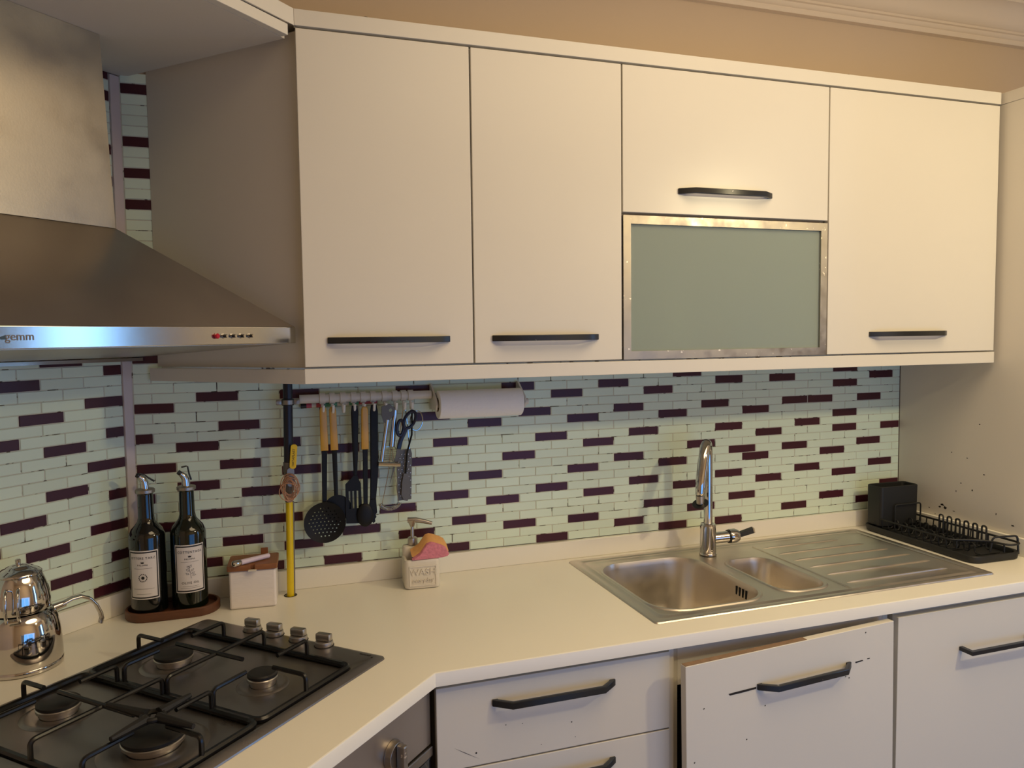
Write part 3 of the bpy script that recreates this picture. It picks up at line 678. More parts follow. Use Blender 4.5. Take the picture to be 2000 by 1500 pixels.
# ================================================================== things on the worktop
# double teapot
KX, KY = .0966, -.2949
t = thing('kettle', 'polished steel lower kettle of the double teapot beside the hob', 'kettle', (KX, KY, 0))
part('body', lathe(bmesh.new(), [(.055, .0005), (.0695, .002), (.0705, .010), (.0690, .0115), (.0700, .014), (.0700, .024), (.0690, .050), (.0668, .075), (.0620, .097), (.0545, .1105), (.0520, .1120), (.0500, .108)], (KX, KY, 0), 56), 'chrome_kettle', t, ang=60)
hd = Vector((.86, .50, 0)).normalized()
sd = Vector((-hd.y, hd.x, 0))
K0 = Vector((KX, KY, 0))
part('handle_mount', cyl(bmesh.new(), K0+hd*.055+Vector((0, 0, .100)), K0+hd*.080+Vector((0, 0, .104)), .0085, .0070, 16), 'chrome_kettle', t)
for k in (-1, 0, 1):
    pp = [K0+hd*o+sd*(k*.0046)+Vector((0, 0, z)) for o, z in ((.074, .104), (.092, .110), (.110, .1105), (.126, .102), (.138, .086), (.146, .066), (.148, .054), (.145, .044))]
    part('handle_rod', tube(bmesh.new(), pp, .0034, 10), 'chrome_kettle', t)
t = thing('teapot', 'small polished steel teapot with domed lid stacked on the kettle', 'teapot', (KX, KY, .1125))
part('body', lathe(bmesh.new(), [(.040, .1128), (.0505, .1145), (.0525, .122), (.0525, .134), (.0500, .150), (.0455, .168), (.0400, .183), (.0375, .1855)], (KX, KY, 0), 56), 'chrome_kettle', t, ang=60)
l = part('lid', lathe(bmesh.new(), [(.0405, .1858), (.0405, .1872), (.0370, .1905), (.0270, .1965), (.0215, .1985), (.0205, .2000), (.0120, .2030), (.0060, .2040)], (KX, KY, 0), 48), 'chrome_kettle', t, ang=50)
part('knob', lathe(bmesh.new(), [(.0042, .2040), (.0046, .2060), (.0050, .2125), (.0036, .2145)], (KX, KY, 0), 20), 'chrome_kettle', l)
hd2 = Vector((.15, -1, 0)).normalized(); sd2 = Vector((1, .15, 0)).normalized()
for k in (-1, 1):
    a_ = K0+sd2*(k*.010-.006)
    pp = [a_+hd2*o+Vector((0, 0, z)) for o, z in ((.044, .166), (.058, .170), (.070, .165), (.076, .150), (.077, .130), (.073, .116), (.066, .110))]
    part('handle_rod', tube(bmesh.new(), fillet(pp, .006, 3), .0030, 10), 'chrome_kettle', t)
part('handle_base', tube(bmesh.new(), [K0+sd2*(-.016)+hd2*.066+Vector((0, 0, .110)), K0+sd2*.004+hd2*.066+Vector((0, 0, .110))], .0030, 8), 'chrome_kettle', t)

# oil bottles on a wooden tray
t = thing('bottle_tray', 'oval dark wooden tray under the two oil bottles', 'tray', (.350, -.078, 0))
def stadium(cx, cy, L, r, n=14):
    o = []
    for k in range(n+1): a = -PI/2+PI*k/n; o.append((cx+L/2-r+r*math.cos(a), cy+r*math.sin(a)))
    for k in range(n+1): a = PI/2+PI*k/n; o.append((cx-L/2+r+r*math.cos(a), cy+r*math.sin(a)))
    return o
bm = bmesh.new()
lps = [[(x, y, z) for x, y in stadium(.350, -.078, .206+2*e, .0550+e)] for e, z in ((-.002, .0004), (0, .003), (0, .019), (-.002, .021), (-.006, .021), (-.007, .019), (-.007, .010))]
loft(bm, lps, True, True); bmesh.ops.recalc_face_normals(bm, faces=bm.faces)
part('tray_body', bm, 'wood_tray', t)
def wrap(bm, cx, cy, r, a0):   # flat artwork (x right, y up, z out) bent round a bottle facing a0
    for v in bm.verts:
        a = a0+v.co.x/r; rr = r+v.co.z; v.co = Vector((cx+rr*math.sin(a), cy-rr*math.cos(a), v.co.y))
    return bm
def grid_rect(x0, x1, z0, z1, out, n=14):
    bm = bmesh.new(); vs = [[bm.verts.new((x0+(x1-x0)*i/n, z, out)) for i in range(n+1)] for z in (z0, z1)]
    for i in range(n): bm.faces.new((vs[0][i], vs[0][i+1], vs[1][i+1], vs[1][i]))
    return bm
def add_bm(A, Bm):
    me = bpy.data.meshes.new('join'); Bm.to_mesh(me); Bm.free(); A.from_mesh(me); bpy.data.meshes.remove(me); return A
def bottle(cx, cy, glass, words, a0, olive, label, lz, open_flap):
    z0 = .0107; r = .0396
    t = thing('oil_bottle', label, 'bottle', (cx, cy, z0), group='oil bottles on the wooden tray')
    part('glass', lathe(bmesh.new(), [(.030, z0), (.036, z0+.001), (r, z0+.005), (r, .186), (.0385, .194), (.033, .205), (.025, .214), (.0195, .222), (.0172, .232), (.0165, .285), (.0180, .288), (.0180, .294), (.012, .295)], (cx, cy, 0), 44), glass, t, ang=60)
    part('collar', lathe(bmesh.new(), [(.0185, .2875), (.0212, .289), (.0212, .2955), (.0195, .2970), (.008, .2975)], (cx, cy, 0), 32), 'aluminium', t, 'dull metal collar')
    h = Vector((-.55, -.25, 0)).normalized(); c = Vector((cx, cy, 0))
    sp = part('pourer', tube(bmesh.new(), [c+Vector((0, 0, .297)), c+h*.001+Vector((0, 0, .312)), c+h*.004+Vector((0, 0, .320)), c+h*.012+Vector((0, 0, .328))], [.0095, .0088, .0080, .0058], 18), 'chrome', t, 'chrome pouring spout')
    part('spout_tip', cyl(bmesh.new(), c+h*.0125+Vector((0, 0, .3282)), c+h*.0165+Vector((0, 0, .3315)), .0052, .0056, 12), 'plastic_black', sp)
    if open_flap: pp = [c-h*.012+Vector((0, 0, .310)), c-h*.008+Vector((0, 0, .324)), c-h*.005+Vector((0, 0, .342)), c-h*.002+Vector((0, 0, .3435)), c+h*.009+Vector((0, 0, .342))]
    else: pp = [c-h*.021+Vector((0, 0, .312)), c-h*.008+Vector((0, 0, .322)), c-h*.001+Vector((0, 0, .329)), c+h*.010+Vector((0, 0, .334)), c+h*.018+Vector((0, 0, .333))]
    part('flap_lever', tube(bmesh.new(), pp, [.0022, .0020, .0017, .0017, .0020], 8), 'plastic_black', sp, 'black flip lever')
    hw = .0345; R = r+.0002
    lab = part('label', wrap(grid_rect(-hw, hw, lz, lz+.112, 0), cx, cy, R, a0), 'label_paper', t, 'off-white paper label with dark border')
    bm = bmesh.new()
    for x0_, x1_, z0_, z1_ in ((-hw+.002, hw-.002, lz+.0025, lz+.0055), (-hw+.002, hw-.002, lz+.1065, lz+.1095), (-hw+.002, -hw+.0045, lz+.0025, lz+.1095), (hw-.0045, hw-.002, lz+.0025, lz+.1095)):
        add_bm(bm, grid_rect(x0_, x1_, z0_, z1_, .0002))
    part('label_border', wrap(bm, cx, cy, R, a0), 'ink', lab)
    bm = bmesh.new()
    def put(s, size, x, z, sp=1.0):
        b = text_bm(s, size, .00005, sp)
        for v in b.verts: v.co = Vector((v.co.x+x, v.co.y+z, v.co.z+.0003))
        add_bm(bm, b)
    put(words[0], .0074, 0, lz+.095, 1.2); put(words[1], .0052, 0, lz+.079, 1.2)
    cr = bmesh.new(); prism(cr, [(-.003, lz+.083), (.003, lz+.083), (.0034, lz+.0875), (.0014, lz+.0855), (0, lz+.0875), (-.0014, lz+.0855), (-.0034, lz+.0875)], .0003, .0004, 'z')
    add_bm(bm, cr)
    if olive:
        put('OLIVE OIL', .0076, 0, lz+.023, 1.15)
        b = bmesh.new(); tube(b, [(.002, lz+.034, .0003), (0, lz+.048, .0003), (-.003, lz+.064, .0003)], .0003, 4)
        for x, z, a in ((-.004, .060, 2.2), (.001, .062, 1.0), (-.005, .053, 2.4), (.005, .053, .7), (-.006, .045, 2.6), (.006, .046, .4), (.008, .041, .1)):
            q = [(x+.0042*math.cos(a+k*PI/4)*(1 if k % 4 == 0 else .45), lz+z+.0042*math.sin(a+k*PI/4)*(1 if k % 4 == 0 else .45)) for k in range(8)]
            vs = [b.verts.new((u, w, .0003)) for u, w in q]
            for i in range(8): b.edges.new((vs[i], vs[(i+1) % 8]))
            tube(b, [v.co.copy() for v in vs], .00028, 4, True)
        add_bm(bm, b)
    else:
        b = bmesh.new(); cz = lz+.050
        lathe(b, [(.0036, .0003), (.0036, .0004)], (0, cz, 0), 16)
        for i in range(14):
            a = 2*PI*i/14; c2 = (.0085*math.cos(a), cz+.0085*math.sin(a), 0); lathe(b, [(.0013, .0003), (.0013, .0004)], c2, 8)
        add_bm(bm, b)
    part('label_print', wrap(bm, cx, cy, R, a0), 'ink', lab, smooth=False, kind='stuff')
    bm = bmesh.new()
    for z, w in ((lz+.072, .020), (lz+.0145, .018), (lz+.0105, .022)) if olive else ((lz+.071, .020), (lz+.024, .023), (lz+.012, .016)):
        add_bm(bm, grid_rect(-w, w, z, z+.0006, .0003))
    part('label_lines', wrap(bm, cx, cy, R, a0), 'ink_grey', lab, smooth=False, kind='stuff')
bottle(.300, -.078, 'glass_dark', ('OTTERE TARZ', 'PALOMA'), -.18, False, 'near-black oil bottle with flower emblem label nearer the corner strip', .050, False)
bottle(.3875, -.076, 'glass_green', ('COTTENTAGE', 'PALOMA'), .12, True, 'dark green bottle labelled OLIVE OIL beside the white box', .054, True)

# white box with wooden lid
def rot_about(bm, c, a): bmesh.ops.rotate(bm, verts=bm.verts, cent=c, matrix=Matrix.Rotation(a, 3, 'Z')); return bm
BC = (.531, -.072, 0); BA = math.radians(-4)
t = thing('salt_box', 'white textured ceramic box with brown wooden lid beside the yellow pipe', 'box', (.531, -.072, 0))
bm = rot_about(B(.478, .584, -.118, -.026, .0006, .0925, bev=.005, seg=3), BC, BA); part('box_body', bm, 'marble_white', t)
lidp = [(.478, -.122), (.527, -.122), (.527, -.112), (.537, -.112), (.537, -.122), (.586, -.122), (.588, -.118), (.588, -.030), (.584, -.025), (.478, -.025), (.474, -.030), (.474, -.118)]
bm = rot_about(prism(bmesh.new(), lidp, .0930, .1060, bev=.0015), BC, BA); part('lid', bm, 'wood_lid', t, 'brown wooden lid')
bm = rot_about(B(.545, .562, -.024, -.019, .0930, .1190, bev=.001), BC, BA); part('lid_tab', bm, 'wood_lid', t)
bm = rot_about(B(.522, .541, -.131, -.1195, .0926, .0955, bev=.001), BC, BA); part('spoon_end', bm, 'ceramic', t, 'white spoon tip in the lid notch')
t = thing('lighter', 'lilac stick lighter with chrome tip lying on the wooden lid', 'lighter', (.53, -.09, .1062))
a_, b_ = Vector((.502, -.118, .1138)), Vector((.5675, -.080, .1138))
dr = (b_-a_).normalized()
part('grip', cyl(bmesh.new(), a_+dr*.0005, b_, .0064, .0058, 18, bev=.0015), 'lilac_plastic', t)
part('tip', lathe(bmesh.new(), [(.0064, 0), (.0074, .002), (.0072, .018), (.0050, .0205), (.0045, .0195)], a_, 20, True, axis_m(-dr)), 'chrome', t, 'chrome lighter tip')

# soap dispenser with sponge
SC = (.937, -.095, 0); SA = math.radians(-4.5)
t = thing('soap_dispenser', 'cream ceramic soap dispenser embossed WASH everyday', 'soap dispenser', (.937, -.095, 0))
sx0, sx1, sy0, sy1 = .8915, .9825, -.125, -.045
bm = bmesh.new()
def sr(e, z, r, y0=sy0, y1=sy1): return [(x, y, z) for x, y in rrect(sx0+e, sx1-e, y0+e, y1-e, r)]
loft(bm, [sr(.006, .0006, .010), sr(.002, .003, .011), sr(0, .010, .012), sr(.0005, .070, .012), sr(.0015, .0745, .011), sr(.004, .0760, .010), sr(.008, .0745, .008), sr(.010, .055, .008)], True, True)
bmesh.ops.recalc_face_normals(bm, faces=bm.faces); part('body', rot_about(bm, SC, SA), 'ceramic', t)
bm = bmesh.new()
loft(bm, [sr(.0015, .060, .012, -.082), sr(.0015, .094, .012, -.082), sr(.004, .0990, .010, -.082), sr(.012, .1010, .008, -.082)], True, True); bmesh.ops.recalc_face_normals(bm, faces=bm.faces)
part('reservoir', rot_about(bm, SC, SA), 'ceramic', t)
bm = slab(bmesh.new(), [[(.9035, .0095), (.9725, .0095), (.9725, .0605), (.9035, .0605)], [(.9060, .012), (.9700, .012), (.9700, .058), (.9060, .058)]], -.1266, -.1245, 'y')
part('panel_border', rot_about(bm, SC, SA), 'ceramic', t, 'raised rectangular border')
for s, z, sz in (('WASH', .0445, .0225), ('everyday', .0235, .0150)):
    b = upright(text_bm(s, sz, .0022, 1.02), .938, -.1252, z); part('lettering', rot_about(b, SC, SA), 'ceramic', t, 'embossed word '+s)
pc = Vector((.922, -.064, 0))
p_ = part('pump', lathe(bmesh.new(), [(.0125, .1012), (.0130, .1025), (.0120, .1190), (.0100, .1205), (.0045, .1206), (.0040, .150)], pc, 24), 'steel_dark', t, 'grey metal pump')
bm = bmesh.new(); tube(bm, [pc+Vector((0, 0, .148)), pc+Vector((0, 0, .156)), pc+Vector((0, 0, .166))], [.0050, .0085, .0125], 16); part('pump_head', bm, 'steel_dark', p_)
bm = tube(bmesh.new(), [pc+Vector((-.011, .002, .1655)), pc+Vector((.010, -.004, .1655)), pc+Vector((.030, -.010, .1615)), pc+Vector((.049, -.016, .156))], [.0070, .0070, .0058, .0044], 10); part('nozzle', bm, 'steel_dark', p_)
t = thing('sponge', 'pink and orange scouring sponge leaning in the soap dispenser', 'sponge', (.955, -.11, .0765))
pk = [(.909, .0768), (.931, .0900), (.9475, .1120), (.958, .1148), (.968, .1120), (.985, .1050), (.996, .0985), (1.0045, .0830), (1.000, .0790), (.988, .0766)]
def lean(bm):
    for v in bm.verts: v.co.z += (v.co.y+.125)*.55; 
    return bm
b = lean(prism(bmesh.new(), pk, -.1255, -.1175, 'y', bev=.001)); part('scourer', b, 'sponge_pink', t, 'pink scouring face')
b = lean(prism(bmesh.new(), [(x+.001, z+.0005) for x, z in pk], -.1173, -.0890, 'y', bev=.003)); part('foam', b, 'sponge_orange', t, 'orange foam back')

# dish rack
RA = math.radians(-1.5); RC = (2.4765, -.26, 0)
t = thing('dish_rack', 'black wire dish rack on a tray in the right-hand corner', 'dish rack', RC)
def rr(bm): return rot_about(bm, RC, RA)
bm = bmesh.new(); ty0, ty1, tx0, tx1 = -.465, -.050, 2.389, 2.564
lps = [[(x, y, z) for x, y in rrect(tx0+e, tx1-e, ty0+e, ty1-e, .030)] for e, z in ((.003, .0004), (0, .003), (-.002, .018), (-.001, .0205), (.004, .0205), (.006, .018), (.007, .0070))]
loft(bm, lps, True, True); bmesh.ops.recalc_face_normals(bm, faces=bm.faces); part('tray', rr(bm), 'rack_black', t)
for i in range(6): part('tray_rib', rr(B(tx0+.03, tx1-.03, ty0+.045+.062*i, ty0+.049+.062*i, .0072, .0095)), 'rack_black', t)
rim = fillet([(tx0+.012, ty0+.090, .046), (tx0+.012, ty1-.012, .046), (tx1-.010, ty1-.012, .046), (tx1-.010, ty0-.004, .046), (tx1-.060, ty0-.012, .046), (tx1-.075, ty0+.045, .046), (tx0+.05, ty0+.075, .046)], .022, 5, True)
part('wire_rim', rr(tube(bmesh.new(), rim, .0030, 8, True)), 'rack_black', t)
def rod(pts, r=.0022, name='wire', rad=.008): part(name, rr(tube(bmesh.new(), fillet(pts, rad, 4), r, 6)), 'rack_black', t)
for i in range(12):
    y = ty1-.040-.027*i
    if y > ty0+.085: rod([(tx0+.012, y, .046), (tx0+.016, y, .017), (tx0+.055, y, .014), (tx0+.060, y, .028), (tx0+.075, y, .028), (tx0+.080, y, .014), (tx1-.014, y, .014), (tx1-.010, y, .046)], .0020)
# serpentine plate loops
def serp(x, ya, yb, zl, zh, n):
    pts = []; dy = (yb-ya)/n
    for i in range(n):
        y = ya+dy*i; pts += [(x, y, zl), (x, y, zh), (x, y+dy*.5, zh), (x, y+dy*.5, zl)]
    pts.append((x, yb, zl)); return pts
rod(serp(tx0+.098, -.255, -.430, .024, .086, 6), .0026, 'plate_loops', .007)
rod(serp(tx0+.060, -.120, -.430, .014, .040, 9), .0022, 'plate_loops', .009)
rod(serp(tx0+.110, -.095, -.250, .014, .044, 5), .0022, 'plate_loops', .009)
rod([(tx0+.095, -.430, .016), (tx0+.105, -.430, .058), (tx0+.165, -.455, .064), (tx0+.170, -.455, .012)], .0030, 'end_bow', .010)
for x, y in ((tx1-.055, ty0+.012), (tx1-.012, ty0+.10), (tx0+.03, ty0+.085), (tx1-.012, ty0+.25)): rod([(x, y, .0205), (x, y, .045)], .0028, 'foot')
bm = bmesh.new(); lps = [[(x, y, z) for x, y in rrect(tx0+.008+e, tx1-.020-e, ty1-.070+e, ty1-.006-e, .010)] for e, z in ((.002, .0215), (.001, .024), (0, .146), (.002, .148), (.004, .146), (.006, .030))]
loft(bm, lps, True, True); bmesh.ops.recalc_face_normals(bm, faces=bm.faces); cdy = part('cutlery_caddy', rr(bm), 'rack_black', t, 'black box for cutlery')
part('caddy_wire', rr(tube(bmesh.new(), fillet([(tx0+.055, ty1-.078, .024), (tx0+.055, ty1-.078, .090), (tx1-.020, ty1-.078, .090), (tx1-.020, ty1-.078, .024)], .008, 4), .0024, 8)), 'rack_black', cdy)

# ================================================================== gas pipe
GX, GY = .615, -.052
t = thing('gas_pipe', 'gas pipe rising from the worktop, navy above and yellow below the valve', 'pipe', (GX, GY, -.02))
def gx(z): return GX+.009*z/.54
part('lower_pipe', cyl(bmesh.new(), (GX, GY, -.02), (gx(.235), GY, .235), .0086, None, 20), 'yellow_pipe', t, 'yellow painted pipe')
part('ruled_sleeve', tube(bmesh.new(), [(GX+.0085, GY+.003, .001), (gx(.235)+.0085, GY+.003, .235)], .0034, 8), 'pipe_grey', t, 'grey ribbed conduit beside the pipe')
part('collar', cyl(bmesh.new(), (gx(.2352), GY, .2352), (gx(.262), GY, .262), .0096, .0105, 20), 'pipe_grey', t)
part('upper_pipe', cyl(bmesh.new(), (gx(.335), GY, .335), (gx(.5415), GY, .5415), .0112, None, 22), 'pipe_navy', t, 'navy insulated pipe')
v = part('valve_body', lathe(bmesh.new(), [(.0105, .2622), (.0125, .266), (.0130, .290), (.0105, .300), (.0130, .312), (.0125, .3345)], (gx(.3), GY, 0), 20), 'pipe_grey', t)
bm = bmesh.new(); prism(bm, rrect(gx(.3)+.004-.0085, gx(.3)+.004+.0085, .276, .322, .007, 4), GY-.0180, GY-.0165, 'y'); part('lever_arm', bm, 'galvanised', v)
part('bolt', cyl(bmesh.new(), (gx(.3)+.004, GY-.0125, .290), (gx(.3)+.004, GY-.0230, .290), .0050, None, 6), 'galvanised', v)
LVX = gx(.35)+.0105
bm = prism(bmesh.new(), rrect(-.0078, .0078, -.030, .030, .0065, 5), -.003, .003, 'y', bev=.0008)
bmesh.ops.rotate(bm, verts=bm.verts, cent=(0, 0, 0), matrix=Matrix.Rotation(math.radians(5), 3, 'Y')); bmesh.ops.translate(bm, verts=bm.verts, vec=(LVX, GY-.0185, .3500))
lv = part('lever_grip', bm, 'yellow_lever', v, 'yellow plastic lever')
b = upright(text_bm('HATAPLAST', .0080, .0002), 0, 0, 0)
bmesh.ops.rotate(b, verts=b.verts, cent=(0, 0, 0), matrix=Matrix.Rotation(math.radians(-85), 3, 'Y')); bmesh.ops.translate(b, verts=b.verts, vec=(LVX, GY-.0217, .348))
part('lettering', b, 'ink', t, 'dark lettering up the yellow lever', smooth=False)
k = part('pipe_clamp', lathe(bmesh.new(), [(.0114, .474), (.0145, .475), (.0145, .490), (.0114, .491)], (gx(.48), GY, 0), 24, False), 'plastic_black', t, 'rubber lined pipe clamp')
part('clamp_band', lathe(bmesh.new(), [(.0147, .477), (.0152, .4775), (.0152, .4875), (.0147, .488)], (gx(.48), GY, 0), 24, False), 'galvanised', k)
for s in (-1, 1):
    part('clamp_ear', B(gx(.48)+s*.021-.007, gx(.48)+s*.021+.007, GY-.004, GY+.004, .476, .489, bev=.002), 'galvanised', k)
    part('clamp_screw', cyl(bmesh.new(), (gx(.48)+s*.024, GY-.0042, .4825), (gx(.48)+s*.024, GY-.0085, .4825), .0038, None, 8), 'galvanised', k)
bm = bmesh.new(); rnd = random.Random(5)
t = thing('wire_coil', 'coil of copper-coloured wire hung over the gas valve', 'wire', (gx(.28), GY-.02, .25))
for i in range(9):
    c = Vector((gx(.28)+rnd.uniform(-.003, .003), GY-.021-.0014*i, .278+rnd.uniform(-.004, .004)-.0012*i)); ra, rb = .0215-.0034*(i % 4), .0285-.0036*(i % 3)
    part('strand', tube(bmesh.new(), [c+Vector((ra*math.sin(2*PI*k/22), .002*math.sin(4*PI*k/22), -rb*math.cos(2*PI*k/22))) for k in range(22)], .0011, 6, True), 'copper_wire', t)

# ================================================================== utensil rail
RZ, RY = .4865, -.030
t = thing('utensil_rail', 'white utensil rail with hooks and towel holder under the wall cabinet', 'rail', (.83, -.02, RZ))
part('rail', tube(bmesh.new(), [(.652, RY, RZ), (.986, RY, RZ)], .0112, 12), 'white_plastic', t)
for x in (.670, .955): part('mount', B(x-.008, x+.008, RY+.0085, -.0005, RZ-.008, RZ+.008), 'white_plastic', t)
HK = [.7073, .7311, .7576, .7843, .8087, .8333, .8633, .8896, .9122, .9309]
for i, x in enumerate(HK):
    h = part('hook', lathe(bmesh.new(), [(.0114, -.0070), (.0142, -.0068), (.0142, .0068), (.0114, .0070)], (x, RY, RZ), 20, False, axis_m((1, 0, 0))), 'white_plastic', t, 'white plastic hook')
    part('hook_tip', tube(bmesh.new(), fillet([(x, RY-.002, RZ-.0145), (x, RY-.003, RZ-.034), (x, RY-.022, RZ-.034), (x+.0008, RY-.024, RZ-.016)], .006, 4), .0036, 8), 'hook_white', h)
for x, s in ((.991, 1), (1.2345, -1)):
    part('bracket', prism(bmesh.new(), [(-.0008, .445), (-.0008, .512), (-.012, .514), (-.070, .476), (-.078, .461), (-.070, .447), (-.055, .448)], x-.0025, x+.0025, 'x', bev=.0006), 'white_plastic', t, 'white towel bracket')
part('spindle', tube(bmesh.new(), [(.9895, -.060, .461), (1.2455, -.060, .461)], .0085, 12), 'white_plastic', t)
t = thing('paper_towel', 'roll of white paper towel on the holder under the cabinet', 'paper towel', (1.108, -.060, .424))
bm = lathe(bmesh.new(), [(.0185, .9965), (.0355, .9965), (.0368, .998), (.0368, 1.222), (.0355, 1.2235), (.0185, 1.2235), (.0185, .9965)], (0, -.060, .461), 48, False, axis_m((1, 0, 0)))
part('paper', bm, 'paper', t); part('core', lathe(bmesh.new(), [(.0183, .9962), (.0170, .9962), (.0170, 1.2238), (.0183, 1.2238)], (0, -.060, .461), 32, False, axis_m((1, 0, 0))), 'card', t, 'brown card core')

t = thing('patterned_stick', 'colourful patterned stick with black end tucked under the rail', 'stick', (.745, -.0135, .466))
ends = [(.655, .669, 'plastic_black'), (.669, .682, 'stick_pink'), (.682, .693, 'stick_white'), (.693, .712, 'stick_pink'), (.712, .745, 'stick_green'), (.745, .775, 'stick_white'), (.775, .800, 'stick_green'), (.800, .846, 'stick_pink')]
for a, b, m in ends: part('band', cyl(bmesh.new(), (a+.0001, -.0125, .468+.03*(a-.66)), (b-.0001, -.0125, .468+.03*(b-.66)), .0065, None, 14), m, t)

UY = -.050
GRP = 'kitchen utensils hanging on the rail'
def utensil(name, label, x, cat='utensil'): return thing(name, label, cat, (x, UY, .16), group=GRP)
def grip(t, x0, x1, ztop, zbot, w, m, th=.009, lab=None):
    def sec(x, z, w_): return [(x-w_/2, z), (x+w_/2, z)]
    poly = [(x0-w*.32, ztop), (x0-w*.5, ztop-.008), (x1-w*.55, zbot), (x1+w*.55, zbot), (x0+w*.5, ztop-.008), (x0+w*.32, ztop)]
    p = prism(bmesh.new(), poly, UY-th/2, UY+th/2, 'y', bev=.002); return part('handle', p, m, t, lab)
# skimmer
t = utensil('skimmer', 'black perforated skimmer with yellow handle, leftmost on the rail', .704)
grip(t, .7065, .7075, .4665, .3570, .0170, 'yellow_handle', lab='yellow handle')
part('shaft', prism(bmesh.new(), [(.7005, .3565), (.7140, .3565), (.7095, .225), (.6985, .225)], UY-.0028, UY+.0028, 'y', bev=.001), 'nylon_black', t)
holes = []
for j in range(-4, 5):
    for i in range(-4, 5):
        x, z = i*.0095+(.00475 if j % 2 else 0), j*.0088
        if x*x+z*z < .0400**2: holes.append((x, z))
bm = bmesh.new(); c = (.703, .1775)
fs, _ = fill(bm, [circ(c[0], c[1], .0515, 48)]+[circ(c[0]+x, c[1]+z, .00175, 8) for x, z in holes], UY-.004, 'y')
bmesh.ops.solidify(bm, geom=bm.faces[:], thickness=.0016)
for v in bm.verts: v.co.y += -.006+.010*(1-((v.co.x-c[0])**2+(v.co.z-c[1])**2)/.0515**2)
bmesh.ops.recalc_face_normals(bm, faces=bm.faces); part('bowl', bm, 'nylon_black', t, 'round perforated bowl', ang=60)
# ladle
UY = -.043
t = utensil('ladle', 'black ladle with yellow handle half hidden behind the skimmer', .730)
grip(t, .7305, .7325, .4655, .3560, .0170, 'yellow_handle', lab='yellow handle')
part('shaft', prism(bmesh.new(), [(.7262, .3555), (.7388, .3555), (.7385, .225), (.7290, .225)], UY-.0028, UY+.0028, 'y', bev=.001), 'nylon_black', t)
bm = bmesh.new(); lathe(bm, [(.034-.034*(1-math.cos(a)), .022*math.sin(a)) for a in [PI/2*k/7*.98 for k in range(8)]], (.7365, UY-.004, .208), 30, True, axis_m((0, 1, 0))); part('bowl', bm, 'nylon_black', t)
UY = -.050
t = utensil('slotted_turner', 'all-black slotted turner hanging left of the third yellow handle', .781)
part('handle', prism(bmesh.new(), [(.7775, .4670), (.7915, .4670), (.7935, .450), (.7890, .330), (.7860, .290), (.7780, .290), (.7770, .330), (.7750, .450)], UY-.0045, UY+.0045, 'y', bev=.0018), 'nylon_black', t)
bm = slab(bmesh.new(), [[(.779, .2895), (.786, .2895), (.795, .268), (.7975, .165), (.7560, .168), (.7565, .268)], *[[(x-.0022, .205), (x+.0022, .205), (x+.0022, .250), (x-.0022, .250)] for x in (.766, .7755, .786)]], UY-.0016, UY+.0016, 'y'); part('blade', bm, 'nylon_black', t)
UY = -.056
t = utensil('serving_spoon', 'black spoon with the third yellow handle in the row', .807)
grip(t, .8085, .8070, .4640, .3555, .0170, 'yellow_handle', lab='yellow handle')
part('shaft', prism(bmesh.new(), [(.8010, .3550), (.8140, .3550), (.8105, .215), (.8000, .215)], UY-.0028, UY+.0028, 'y', bev=.001), 'nylon_black', t)
bm = sphere(bmesh.new(), (.8035, UY, .187), .021, (1.0, .30, 1.45)); part('bowl', bm, 'nylon_black', t)
UY = -.047
t = utensil('pasta_server', 'long black server with toothed end beside the chrome tools', .828)
part('handle', prism(bmesh.new(), [(.8265, .4670), (.8400, .4670), (.8430, .450), (.8410, .300), (.8330, .225), (.8180, .225), (.8205, .300), (.8235, .450)], UY-.0045, UY+.0045, 'y', bev=.0018), 'nylon_black', t)
hp_ = [(.8180, .2245), (.8330, .2245), (.8350, .190), (.8310, .184), (.8330, .178), (.8290, .173), (.8300, .167), (.8250, .162), (.8220, .166), (.8180, .160), (.8145, .165), (.8110, .163), (.8105, .180)]
part('head', prism(bmesh.new(), hp_, UY-.004, UY+.004, 'y', bev=.001), 'nylon_black', t)
UY = -.054
t = utensil('tin_opener', 'chrome T-shaped opener with grey hanging loop', .853)
bm = slab(bmesh.new(), [[(.852, .462), (.872, .468), (.884, .458), (.884, .440), (.868, .424), (.857, .420), (.851, .440)], circ(.8745, .452, .0048, 12)], UY-.003, UY+.003, 'y'); part('loop', bm, 'grey_plastic', t, 'grey plastic loop')
part('shaft', cyl(bmesh.new(), (.8665, UY, .428), (.8490, UY, .322), .0050, .0058, 16), 'chrome', t)
part('cross_bar', cyl(bmesh.new(), (.8400, UY-.002, .3155), (.8960, UY-.010, .3110), .0060, None, 18, bev=.001), 'chrome', t)
UY = -.044
t = utensil('whisk', 'spring whisk with chrome handle and coiled ring head', .876)
part('handle', cyl(bmesh.new(), (.8885, UY, .4600), (.8775, UY, .3560), .0066, .0082, 18, bev=.0015), 'chrome', t)
for a, b in (((.8745, .3555), (.8480, .212)), ((.8790, .3555), (.8900, .212))):
    part('wire', tube(bmesh.new(), [(a[0], UY, a[1]), ((a[0]*.7+b[0]*.3), UY-.004, a[1]*.55+b[1]*.45), (b[0], UY-.008, b[1])], .0009, 6), 'chrome', t)
bm = bmesh.new(); pts = []
for k in range(241):
    u = k/240; a = -PI*.93+u*PI*.86; ra = .0255
    cc = Vector((.868+ra*math.cos(a), UY-.008, .2155+ra*.72*math.sin(a))); rad = Vector((math.cos(a), 0, math.sin(a))); ph = u*2*PI*24
    pts.append(cc+rad*(.0052*math.cos(ph))+Vector((0, .0052*math.sin(ph), 0)))
tube(bm, pts, .0007, 5); part('coil', bm, 'chrome', t)
UY = -.055
t = utensil('scissors', 'kitchen scissors with navy blue loop handles', .905, 'scissors')
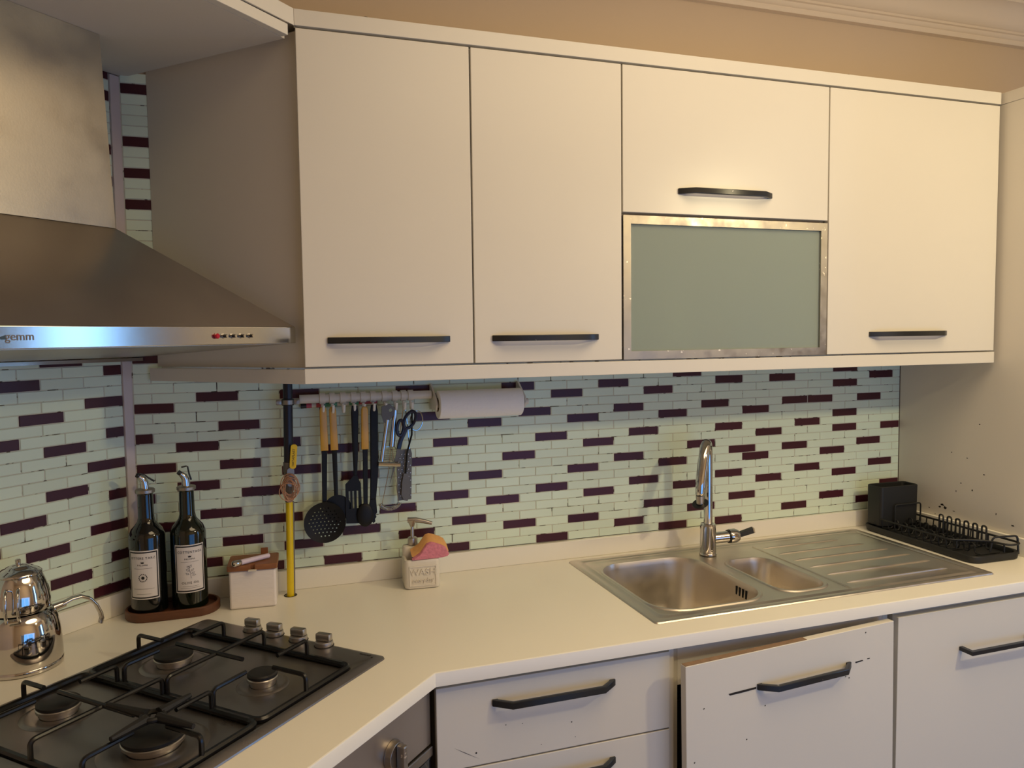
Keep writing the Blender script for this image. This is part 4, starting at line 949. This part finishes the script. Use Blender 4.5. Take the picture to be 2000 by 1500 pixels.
def ring2(cx, cz, rx, rz, tilt, y): return [(cx+rx*math.cos(a)*math.cos(tilt)-rz*math.sin(a)*math.sin(tilt), y, cz+rx*math.cos(a)*math.sin(tilt)+rz*math.sin(a)*math.cos(tilt)) for a in [2*PI*i/26 for i in range(26)]]
for cx_, cz_, rx, rz_, ti in ((.9235, .4250, .0130, .0235, -.50), (.8985, .4050, .0085, .0200, -.10)): part('finger_loop', tube(bmesh.new(), ring2(cx_, cz_, rx, rz_, ti, UY), .0042, 8, True), 'navy_plastic', t, 'navy blue finger loop')
part('shank', prism(bmesh.new(), [(.9100, .4050), (.9190, .4020), (.9040, .372), (.8985, .350), (.8880, .352), (.8925, .372)], UY-.004, UY+.004, 'y', bev=.0015), 'navy_plastic', t)
part('blade', prism(bmesh.new(), [(.8890, .3518), (.8985, .3498), (.8810, .300), (.8685, .262)], UY-.0012, UY+.0012, 'y'), 'steel_dull', t)
UY = -.040
t = utensil('grater', 'flat steel hand grater with raised teeth, last on the rail', .912, 'grater')
bm = slab(bmesh.new(), [[(.889, .345), (.927, .348), (.930, .335), (.926, .215), (.890, .213)]], UY-.001, UY+.001, 'y'); part('plate', bm, 'steel_dull', t)
bm = bmesh.new()
for j in range(12):
    for i in range(4):
        x = .8935+.0088*i+(.0044 if j % 2 else 0); z = .334-.0098*j
        lathe(bm, [(.0024, 0), (.0016, .0016), (.0006, .0018)], (x, UY-.001, z), 6, True, axis_m((0, -1, 0)))
part('teeth', bm, 'steel_dark', t, kind='stuff')
part('wire_handle', tube(bmesh.new(), fillet([(.8935, UY, .345), (.9020, UY, .400), (.9100, UY, .455), (.9155, UY, .455), (.9210, UY, .400), (.9240, UY, .347)], .006, 4), .0014, 6), 'chrome', t)
UY = -.049
t = utensil('cake_knife', 'short steel spatula blade hanging low among the chrome tools', .913)
part('blade', prism(bmesh.new(), [(.9060, .285), (.9165, .285), (.9225, .262), (.9200, .224), (.9140, .213), (.9050, .215), (.8985, .230), (.9010, .262)], UY-.0012, UY+.0012, 'y'), 'steel_dull', t)
part('shaft', tube(bmesh.new(), [(.9110, UY, .2855), (.9160, UY, .340), (.9290, UY, .3850), (.9310, UY, .450)], .0024, 8), 'nylon_black', t)
t = utensil('strainer', 'round wire strainer hoop hanging next to the towel roll', .945)
part('hoop', tube(bmesh.new(), ring2(.9445, .4200, .0165, .0260, -.1, -.036), .0013, 6, True), 'chrome', t)
part('mesh_wire', tube(bmesh.new(), [(.9330, -.036, .4550), (.9345, -.036, .4430)], .0013, 6), 'chrome', t)
UY = -.035
t = utensil('wire_masher', 'fine wire mesh tool behind the T-shaped opener', .872)
for i in range(6): part('wire', tube(bmesh.new(), [(.8550, UY, .348-.0050*i), (.8900, UY, .3475-.0050*i)], .0005, 5), 'chrome', t)
part('frame', tube(bmesh.new(), fillet([(.8530, UY, .3550), (.8850, UY, .3560), (.8930, UY, .3440), (.8880, UY, .3180), (.8530, UY, .3180)], .004, 3, True), .0011, 6, True), 'chrome', t)
part('stem', tube(bmesh.new(), [(.8570, UY, .3560), (.8600, UY, .400), (.8640, UY, .452)], .0012, 6), 'chrome', t)
